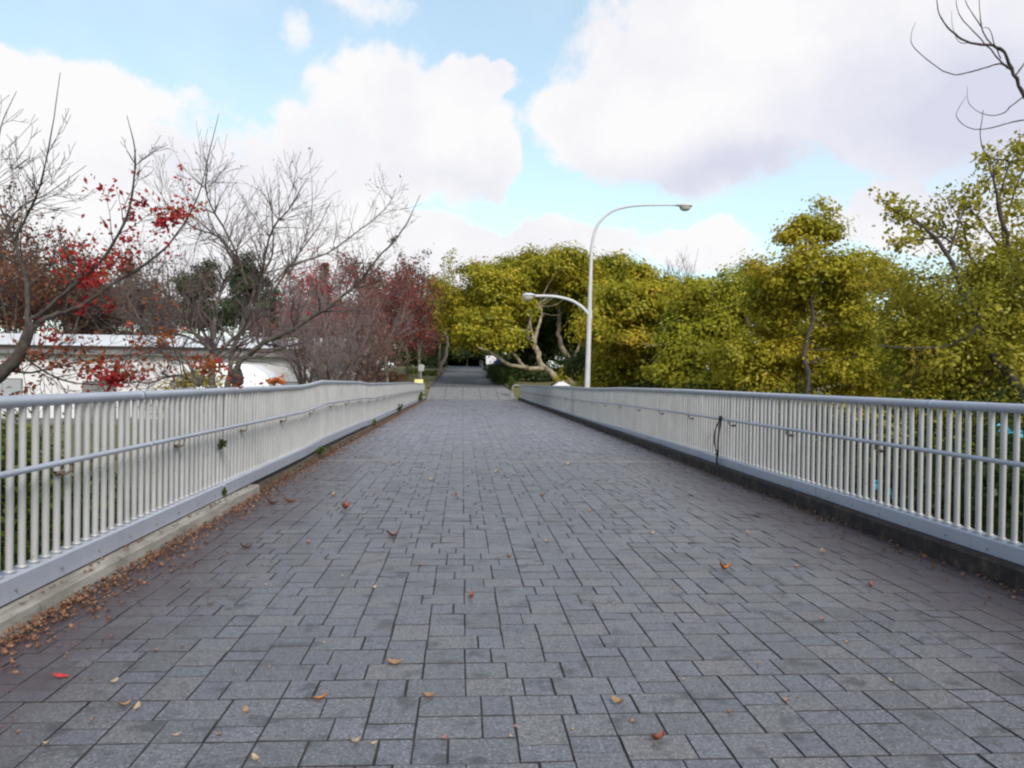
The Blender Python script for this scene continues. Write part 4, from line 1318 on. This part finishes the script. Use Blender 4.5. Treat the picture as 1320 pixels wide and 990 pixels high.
leafy_tree('thicket', 'grey-brown thicket above the hall roof left of the pines', 'thicket', [(140, 405, 66, 3.5, 2.5, 2.0), (195, 400, 66, 3, 2.5, 2.2), (170, 375, 67, 2.5, 2.5, 1.6)], 430, 30, .5, .25, L_brown, 145, inner=.3, group=kg)
leafy_tree('thicket', 'olive-brown thicket above the hall roof right of the pines', 'thicket', [(390, 415, 70, 3, 2.5, 1.8), (440, 410, 70, 3, 2.5, 2.2), (350, 430, 68, 3, 2, 1.0), (500, 410, 74, 3, 2.5, 2.4), (540, 430, 78, 2.5, 2.5, 2.2)], 560, 30, .5, .25, L_russ, 146, inner=.3, group=kg)


def haze_tree(name, label, cat, px, py, Y, top, w, seed, mat=None, leaf=.22, n_leaf=0, depth=4, kids=(3, 4), twig=M_twig, trunk_r=.17, group=None, minr=.008, shape=None):
    """bare or thinly leaved tree far off: twiggy crown from px,py (foot) up to row top; w = half width in metres"""
    rr = random.Random(seed); root = empty(name); tag(root, label, cat, group)
    foot = pos(px, py, Y); g = to_ground(foot); t = pos(px, top, Y); h = t.z - g.z
    T = Tubes(); W = Tubes(); tips = []
    f0 = g + Vector((rr.uniform(-.2, .2), 0, h * .28))
    T.add(spline([g, g.lerp(f0, .5) + Vector((rr.uniform(-.1, .1), 0, 0)), f0], 4), lin(trunk_r, trunk_r * .7, 9), 8)
    nl = 6
    for i in range(nl):
        a = 2 * PI * (i + rr.random() * .6) / nl
        e = Vector((g.x + math.cos(a) * w * rr.uniform(.55, .95), g.y + math.sin(a) * w * .8, g.z + h * rr.uniform(.55, .9)))
        if i == 0:
            e = Vector((g.x + rr.uniform(-.4, .4), g.y, g.z + h * .93))
        P = spline([f0, f0.lerp(e, .45) + Vector((0, 0, h * .06)), e], 6); R = lin(trunk_r * .5, .022, len(P)); T.add(P, R, 6)
        sub_grow(W, P, R, rr, tips, 9, h * .17, depth - 1, start=.15, minr=minr, up=.10, kids=kids)
    link('trunk', T.mesh('trunk', M_barkg), root)
    tag(link('twigs', W.mesh('twigs', twig), root), kind='stuff')
    if mat is not None and n_leaf:
        idx = [rr.randrange(len(tips)) for _ in range(n_leaf)]
        link('crown', leaves_mesh('crown', [tips[i][0] - tips[i][1] * rr.random() * h * .08 for i in idx], leaf, mat, seed, .22, 1, .6), root)
    return root


M_twg = plain('grey_twigs', (0.19, 0.155, 0.155), 0.9, 0.3, 3, 0.0)
M_twr = plain('reddish_twigs', (0.135, 0.085, 0.080), 0.9, 0.3, 1, 0.0)
bt = 'autumn trees behind the white hall'
haze_tree('autumn_tree', 'dark rust-red tree behind the hall at the picture edge', 'tree', 20, 500, 58, 284, 4.5, 201, L_rust, .28, 4800, 3, group=bt)
haze_tree('autumn_tree', 'rust-brown tree behind the hall beside the near cherry trunk', 'tree', 85, 500, 62, 300, 4.2, 202, L_rust, .28, 4200, 3, group=bt)
haze_tree('autumn_tree', 'dull purple-brown tree behind the hall below the red cherry leaves', 'tree', 150, 500, 64, 335, 4.2, 203, L_brown, .24, 3200, 3, group=bt)
haze_tree('autumn_tree', 'thin grey-brown tree behind the hall just left of the conifers', 'tree', 205, 500, 60, 345, 3.8, 204, L_brown, .22, 1800, 3, group=bt)
haze_tree('maple_tree', 'bright crimson maple crown showing right of the bare cherry limbs', 'tree', 405, 490, 54, 348, 2.4, 205, L_red, .20, 4200, 3)
haze_tree('maple_tree', 'dusky crimson maple over the middle of the left railing', 'tree', 500, 492, 60, 352, 3.2, 206, L_crim, .22, 3000, 3)
haze_tree('maple_tree', 'slim crimson maple nearest the far path', 'tree', 540, 492, 66, 372, 2.0, 207, L_crim, .22, 2000, 3)
gt = 'grey leafless trees over the left railing'
haze_tree('leafless_tree', 'grey twiggy tree just right of the bare cherry, tallest of its kind', 'tree', 450, 495, 44, 366, 3.2, 211, L_russ, .12, 2600, 4, (1, 3), twig=M_twg, group=gt)
haze_tree('leafless_tree', 'grey twiggy tree in front of the crimson maple', 'tree', 395, 495, 40, 390, 2.6, 212, L_russ, .12, 1500, 4, (1, 3), twig=M_twg, group=gt)
haze_tree('leafless_tree', 'low purplish twiggy tree before the dusky crimson maple', 'tree', 480, 495, 38, 400, 2.2, 213, L_russ, .11, 1800, 4, (1, 3), twig=M_twr, group=gt)
haze_tree('leafless_tree', 'low grey twiggy tree rising straight from the hall corner', 'tree', 425, 495, 36, 405, 2.2, 214, L_russ, .11, 1200, 4, (1, 3), twig=M_twg, group=gt)
haze_tree('autumn_tree', 'brownish half-bare tree with a rounded top behind the maples', 'tree', 525, 495, 84, 340, 4.4, 215, L_brown, .32, 3800, 3)
haze_tree('autumn_tree', 'greenish brown tree whose top touches the camphor crown', 'tree', 565, 495, 98, 350, 3.6, 216, L_olive, .36, 3000, 3)
haze_tree('autumn_tree', 'far purplish tree between the conifers and the maple', 'tree', 470, 495, 92, 350, 4.5, 217, L_brown, .34, 3600, 3)

# --- far off: woods as one mass, roof, underpass
def far_woods():
    rng = np.random.default_rng(55); P, Nn, S = [], [], []
    for i in range(150):
        x = rng.uniform(-170, 190); y = 150 + rng.uniform(-18, 25) + abs(x) * .05
        if -6 < x < 8:
            y += 25
        h = rng.uniform(7, 11) if x > -20 else rng.uniform(6, 12); r = h * .42
        zc = float(ground_z(x, y)) + h * .55
        d = unit(rng.normal(size=(240, 3)))
        P.append(np.array([x, y, zc]) + d * np.array([r, r, h * .48]) * rng.uniform(.75, 1.05, (240, 1))); Nn.append(unit(d + rng.normal(size=(240, 3)) * .5))
    P = np.concatenate(P); Nn = np.concatenate(Nn)
    o = link('far_woods', quads_mesh('far_woods', leaf_quads(P, Nn, 1.3, .7, rng), L_brownw))
    tag(o, 'far-off brownish green woods closing the horizon', kind='stuff')


L_brownw = leaf_mat('far_wood_leaves', [(0.03, 0.035, 0.016), (0.06, 0.058, 0.022), (0.09, 0.070, 0.035), (0.10, 0.075, 0.05)], .06, .15)
far_woods()

ub = empty('underpass', (0, 120, 0)); tag(ub, 'dark low underpass mouth at the end of the far path', 'underpass')
x0, x1 = pos(578, 470, 121).x, pos(627, 470, 121).x
zt0, zt1, zb0 = pos(600, 460, 121).z, pos(600, 455, 121).z, 3.0
for nm, a in (('lintel', (x0 - 1.6, x1 + 1.5, 121, 134, zt0, zt1)), ('side_wall', (x0 - 1.6, x0 - .3, 121.05, 134.05, zb0 - 1, zt0 - .004)), ('side_wall', (x1 + .3, x1 + 1.5, 121.05, 134.05, zb0 - 1, zt0 - .004)), ('end_wall', (x0 - .29, x1 + .29, 133.5, 134.1, zb0 - 1, zt0 - .004))):
    o = box(nm, M_moss, *a, ub); o.matrix_parent_inverse = Matrix.Translation((0, -120, 0))

rb = empty('distant_house'); tag(rb, 'slate-blue roofed house far behind the golden trees', 'house')
c = pos(873, 378, 120); zg = float(ground_z(c.x, 120))
box('wall', M_white, c.x - 3, c.x + 3, 120, 126, zg, c.z - .4, rb)
V = [(c.x - 3.5, 119.4, c.z - .4), (c.x + 3.5, 119.4, c.z - .4), (c.x + 3.5, 126.6, c.z - .4), (c.x - 3.5, 126.6, c.z - .4), (c.x - 3.5, 123, c.z + 1.2), (c.x + 3.5, 123, c.z + 1.2)]
link('roof', mesh('roof', V, [(0, 1, 5, 4), (2, 3, 4, 5), (0, 4, 3), (1, 2, 5), (3, 2, 1, 0)], M_roofb), rb)
for i, (x, tp, lab) in enumerate([(873, 333, 'thin bare tree tip above the slate roof, tallest'), (864, 345, 'thin bare tree tip just left of the slate roof'), (890, 340, 'thin bare tree tip right of the slate roof')]):
    haze_tree('bare_sapling', lab, 'tree', x, 480, 110, tp, .9, 230 + i, None, 0, 0, 2, (1, 2), trunk_r=.10, minr=.02, group='thin bare tops above the slate roof')

# --- small things along the way
def sprig(x, Y, z, n, size, seed, label, spread=.06, mat=L_shrub):
    root = empty('weed', (x, Y, z)); tag(root, label, 'weed', 'weeds growing through the left railing')
    rng = np.random.default_rng(seed); T = Tubes(); pts = []
    for i in range(n):
        e = Vector((abs(rng.normal(0, spread)), rng.normal(0, spread), rng.uniform(.4, 1) * spread * 3.2))
        T.add([(0, 0, 0), e * .5 + Vector((0, 0, .01)), e], [.003, .0025, .0015], 4)
        for s in (.45, .7, .95):
            pts.append(e * s)
    link('stem', T.mesh('stem', M_barkg), root)
    link('leaves', leaves_mesh('leaves', pts, size, mat, seed, .012, 2, .7), root)


for i, (px, py, sp, sz, n, lab) in enumerate([
        (296, 632, .035, .045, 7, 'small green weed sprouting at the balusters nearest the kerb end'),
        (416, 578, .05, .06, 9, 'yellow-green weed rooted in the dirty kerb of the left railing'),
        (515, 530, .10, .12, 9, 'low weed on the far part of the left kerb'),
        (541, 512, .16, .17, 14, 'tall green weed climbing the far end of the left railing'),
        (484, 543, .06, .07, 6, 'tiny weed midway along the far left kerb')]):
    x = XL - (.06 if i else .12)
    Y = -x * 1000 / (596 - px) * 1.0
    p = pos(px, py, Y)
    sprig(x, Y, .13 if i == 0 else .07, n, sz, 300 + i, lab, sp)
sprig(XL - .12, 8.2, .64, 7, .05, 310, 'dark ivy tuft poking between balusters just under the left handrail', .035, L_dark)

yp = pos(540, 491.5, 47.5)
ys_ = box('yellow_plate', M_yel, yp.x - .26, yp.x + .26, 47.4, 47.43, yp.z - .12, yp.z + .12, None, .006)
tag(ys_, 'pale yellow plate fixed above the far end of the left railing', 'sign')
T = Tubes(); T.add([(yp.x, 47.445, yp.z + .1), (yp.x, 47.445, .2)], [.015, .015], 6)
link('bracket', T.mesh('bracket', M_steel), ys_)

sp_ = empty('sign_post'); tag(sp_, 'thin grey post with a small square board beyond the left railing', 'sign post')
c = pos(543, 474, 62); gz = float(ground_z(c.x, 62))
T = Tubes(); T.add([(c.x, 62, gz), (c.x, 62, c.z + .3)], [.035, .035], 8); link('post', T.mesh('post', M_steel), sp_)
box('board', M_steel, c.x - .22, c.x + .22, 61.93, 61.96, c.z - .25, c.z + .25, sp_)

bt_ = empty('blue_tarpaulin'); tag(bt_, 'blue tarpaulin heap on the hedge beside the far path', 'tarpaulin')
c = pos(647, 468, 92); rng_ = np.random.default_rng(8)
bm = bmesh.new(); bmesh.ops.create_icosphere(bm, subdivisions=3, radius=1.0)
for v in bm.verts:
    n_ = .16 * math.sin(v.co.x * 5 + 1) * math.cos(v.co.y * 6) + .10 * math.sin(v.co.z * 9 + v.co.x * 7)
    v.co *= 1 + n_; v.co.x *= .95; v.co.y *= .9; v.co.z *= .55
me = bpy.data.meshes.new('sheet'); bm.to_mesh(me); bm.free(); me.materials.append(M_blue)
link('sheet', me, bt_, c)

ws = empty('white_notice'); tag(ws, 'white notice board standing left of the blue tarpaulin', 'notice board')
c = pos(633, 464, 100); gz = float(path_z(100))
box('board', M_roofw, c.x - .65, c.x + .65, 99.95, 100.0, c.z - .55, c.z + .55, ws)
for dx in (-.5, .5):
    T = Tubes(); T.add([(c.x + dx, 100.05, gz - .2), (c.x + dx, 100.05, c.z + .5)], [.05, .05], 8); link('leg', T.mesh('leg', M_steel), ws)
bl = empty('grey_bollard'); tag(bl, 'rounded grey bollard at the right corner of the underpass mouth', 'bollard')
c = pos(620.5, 466, 114); gz = float(path_z(114))
T = Tubes(); T.add([(c.x, 114, gz), (c.x, 114, gz + .75), (c.x, 114, gz + 1.0), (c.x, 114, gz + 1.08)], [.28, .28, .22, .02], 12); link('post', T.mesh('post', M_conc), bl)
hb = empty('hoop_barrier'); tag(hb, 'grey bent-pipe hoop at the far end of the right railing', 'barrier')
c = pos(667, 492, 54); 
T = Tubes(); P = spline([(c.x - .35, 54, 0), (c.x - .35, 54, .75), (c.x - .2, 54, .98), (c.x + .2, 54.2, .94), (c.x + .4, 54.3, .70), (c.x + .4, 54.3, 0)], 5); T.add(P, [.035] * len(P), 8); link('pipe', T.mesh('pipe', M_steel), hb)

pc = empty('pyramid_post'); tag(pc, 'pale grey pyramid-capped post behind the far part of the right railing', 'post')
c = pos(724, 492, 46); gz = float(ground_z(c.x, 46)); tz = pos(724, 490.5, 46).z
box('shaft', M_conc, c.x - .38, c.x + .38, 45.6, 46.4, gz, tz - .32, pc)
V = [(c.x - .5, 45.5, tz - .316), (c.x + .5, 45.5, tz - .316), (c.x + .5, 46.5, tz - .316), (c.x - .5, 46.5, tz - .316), (c.x - .02, 46, tz)]
link('cap', mesh('cap', V, [(0, 1, 4), (1, 2, 4), (2, 3, 4), (3, 0, 4), (3, 2, 1, 0)], M_white), pc)

# ------------------------------------------------------------------ fallen leaves
def leaf_shape(L, curl, rr):
    """pointed oval blade, folded along its midrib and curled"""
    n = 6; V, Fc = [], []
    for i in range(n):
        t = i / (n - 1); w = L * .30 * math.sin(PI * (t * .93 + .04)) ** .8
        x = (t - .5) * L; z = curl * L * ((t - .5) ** 2 * 2.2) + .002
        V += [(x, -w, z + curl * L * .30), (x, 0, z), (x, w * rr.uniform(.8, 1.1), z + curl * L * .26)]
    for i in range(n - 1):
        for j in (0, 1):
            a = i * 3 + j; Fc.append((a, a + 1, a + 4, a + 3))
    # stalk
    b = len(V); V += [(-.5 * L, -.0015, curl * L * .55), (-.5 * L, .0015, curl * L * .55), (-.72 * L, .0012, .004), (-.72 * L, -.0012, .004)]; Fc.append((b, b + 1, b + 2, b + 3))
    return V, Fc


rl = random.Random(31)
M_lr = flat_leaf('leaf_scarlet', (0.50, 0.035, 0.035)); M_lo = flat_leaf('leaf_orange', (0.50, 0.17, 0.02)); M_lt = flat_leaf('leaf_tan', (0.30, 0.17, 0.09))
M_lp = flat_leaf('leaf_pale', (0.36, 0.27, 0.18)); M_lb = flat_leaf('leaf_redbrown', (0.22, 0.065, 0.035)); M_ls = flat_leaf('leaf_salmon', (0.27, 0.125, 0.09))


def drop(px, py, L, mat, label, curl=.25, rot=None, group='fallen leaves on the pavers'):
    d = pos(px, py, 1.0) - Vector((0, 0, EYE)); p = d * (EYE / -d.z)
    far = min(1.5, max(1.0, p.y / 4.5))
    V, Fc = leaf_shape(L * far, curl * far + (.22 if p.y > 5 else 0), rl)
    o = link('fallen_leaf', mesh('fallen_leaf', V, Fc, mat, True), None, (p.x, p.y, .004))
    o.rotation_euler = (rl.gauss(0, .12), rl.gauss(0, .12), rl.uniform(0, 6.28) if rot is None else rot)
    tag(o, label, 'leaf', group)


drop(78, 873, .072, M_lr, 'scarlet leaf lying flat near the leafy kerb, the reddest one', .12, .1)
drop(373, 648, .085, M_lo, 'bright orange leaf beside the end of the pale kerb', .15, .2)
drop(350, 650, .085, M_lt, 'tan leaf just left of the bright orange leaf', .2, .1)
drop(506, 692, .075, M_ls, 'salmon leaf lying alone on the pavers left of the middle', .3, .3)
drop(933, 735, .075, M_lo, 'curled orange-tan leaf lying alone toward the right kerb', .4, .2)
drop(847, 956, .075, M_lb, 'dark red-brown curled leaf at the bottom edge right of the middle', .55, .6)
drop(797, 908, .065, M_lt, 'tan curled leaf just above the dark red-brown one', .5, 2.2)
drop(413, 902, .065, M_lo, 'narrow golden leaf lying slantwise left of the middle', .3, .4)
drop(317, 708, .07, M_lt, 'tan leaf lying apart below the bright orange leaf', .3, .2)
drop(445, 657, .085, M_lb, 'red-brown leaf on the pavers level with the orange leaf', .4, 1.2)
drop(160, 911, .055, M_lt, 'small orange-tan leaf right of the scarlet leaf', .4, .8)
drop(177, 913, .05, M_lp, 'pale round leaf right of the small orange-tan leaf', .25, 1.6)
drop(1196, 703, .07, M_lp, 'pale leaf near the dark kerb', .3, .2)
drop(1122, 758, .06, M_ls, 'salmon scrap of leaf near the dark kerb', .5, .7)
drop(607, 772, .055, M_lb, 'small dark curled leaf on the middle pavers', .7, 1.4)
drop(508, 856, .075, M_lt, 'long tan leaf lying crosswise left of the middle joint', .3, .1)
drop(552, 899, .055, M_lt, 'tan leaf below the long crosswise one', .4, .2)
small = [(345, 862), (300, 868), (315, 918), (460, 958), (480, 960), (575, 955), (655, 952), (665, 938), (735, 943), (818, 932), (883, 877), (975, 857), (1010, 905), (1030, 732), (705, 700), (655, 720), (640, 610), (395, 702), (255, 690), (235, 735),
         (270, 780), (590, 640), (760, 660), (840, 690), (700, 640), (560, 620), (505, 600), (900, 800), (1060, 800), (940, 920), (120, 930), (60, 960), (230, 950), (330, 980), (540, 730), (480, 760), (430, 640), (390, 600), (460, 590), (610, 580), (680, 585), (730, 600),
         (540, 560), (1090, 830), (1150, 880), (865, 760), (420, 830), (200, 840), (150, 880), (285, 950), (790, 780), (960, 690), (1060, 715), (890, 640), (345, 755), (440, 745)]
def small_label(px, py, mm, k):
    colr = {'leaf_pale': 'pale dry', 'leaf_tan': 'tan dry', 'leaf_salmon': 'salmon dry'}[mm.name]
    side = 'near the leafy left kerb' if px < 300 else 'left of the middle' if px < 560 else 'along the middle' if px < 740 else 'right of the middle' if px < 960 else 'toward the black right kerb'
    row = 'far up the deck' if py < 650 else 'in the middle distance' if py < 780 else 'in the lower foreground' if py < 900 else 'at the bottom edge'
    return f'{colr} leaf {side}, {row}'


for (px, py) in small:
    k = rl.random(); mm = rl.choice((M_lp, M_lt, M_lp, M_lp, M_lt, M_ls))
    drop(px + rl.uniform(-3, 3), py, rl.uniform(.016, .042) if py > 720 else rl.uniform(.035, .055), mm, small_label(px, py, mm, k), rl.uniform(.2, .6))


def litter():
    VV, FF = [], []
    off = 0
    rr = random.Random(77)
    def put(x, y, z, L, tilt):
        nonlocal off
        V, Fc = leaf_shape(L, rr.uniform(.1, .7), rr)
        Mx = Matrix.Translation((x, y, z)) @ Matrix.Rotation(rr.uniform(0, 6.28), 4, 'Z') @ Matrix.Rotation(rr.gauss(0, tilt), 4, 'X') @ Matrix.Rotation(rr.gauss(0, tilt), 4, 'Y')
        VV.extend([Mx @ Vector(v) for v in V]); FF.extend([tuple(k + off for k in f) for f in Fc]); off += len(V)
    # heaped against the left kerb
    for _ in range(8200):
        y = 2.2 + 48 * rr.random() ** 2.2
        clump = .5 + .5 * math.sin(y * 2.3) * math.sin(y * .9 + 1)
        if rr.random() > .45 + .55 * clump:
            continue
        edge = XL if y < LY else XL - .06
        t = rr.expovariate(1 / .080)
        if t > .6:
            continue
        put(edge + .012 + t, y, .008 + max(0, .045 - t * .3) * rr.random(), rr.uniform(.014, .040), .45)
    for _ in range(330):
        y = 2.2 + 40 * rr.random() ** 1.4
        put(XL + rr.uniform(.1, 1.0), y, .006, rr.uniform(.012, .034), .15)
    for _ in range(60):
        put(XL - rr.uniform(.03, .09), 2.5 + 6.7 * rr.random(), .125, rr.uniform(.02, .045), .2)
    o = link('leaf_litter', mesh('leaf_litter', VV, FF, L_litter, True)); tag(o, 'drift of dry brown leaves along the left kerb', kind='stuff')
    VV.clear(); FF.clear(); off = 0
    for _ in range(1500):
        y = 3.6 + 40 * rr.random() ** 1.5
        t = rr.expovariate(1 / .10); put(XR - .01 - t, y, .006 + max(0, .03 - .3 * t) * rr.random(), rr.uniform(.012, .04), .4)
    for _ in range(650):
        y = 2.4 + 26 * rr.random() ** 1.3
        put(rr.uniform(XL + .2, XR - .1), y, .004, rr.uniform(.006, .016), .15)
    o = link('leaf_crumbs', mesh('leaf_crumbs', VV, FF, L_litter, True)); tag(o, 'crumbs of dry leaf on the pavers and along the dark kerb', kind='stuff')


litter()
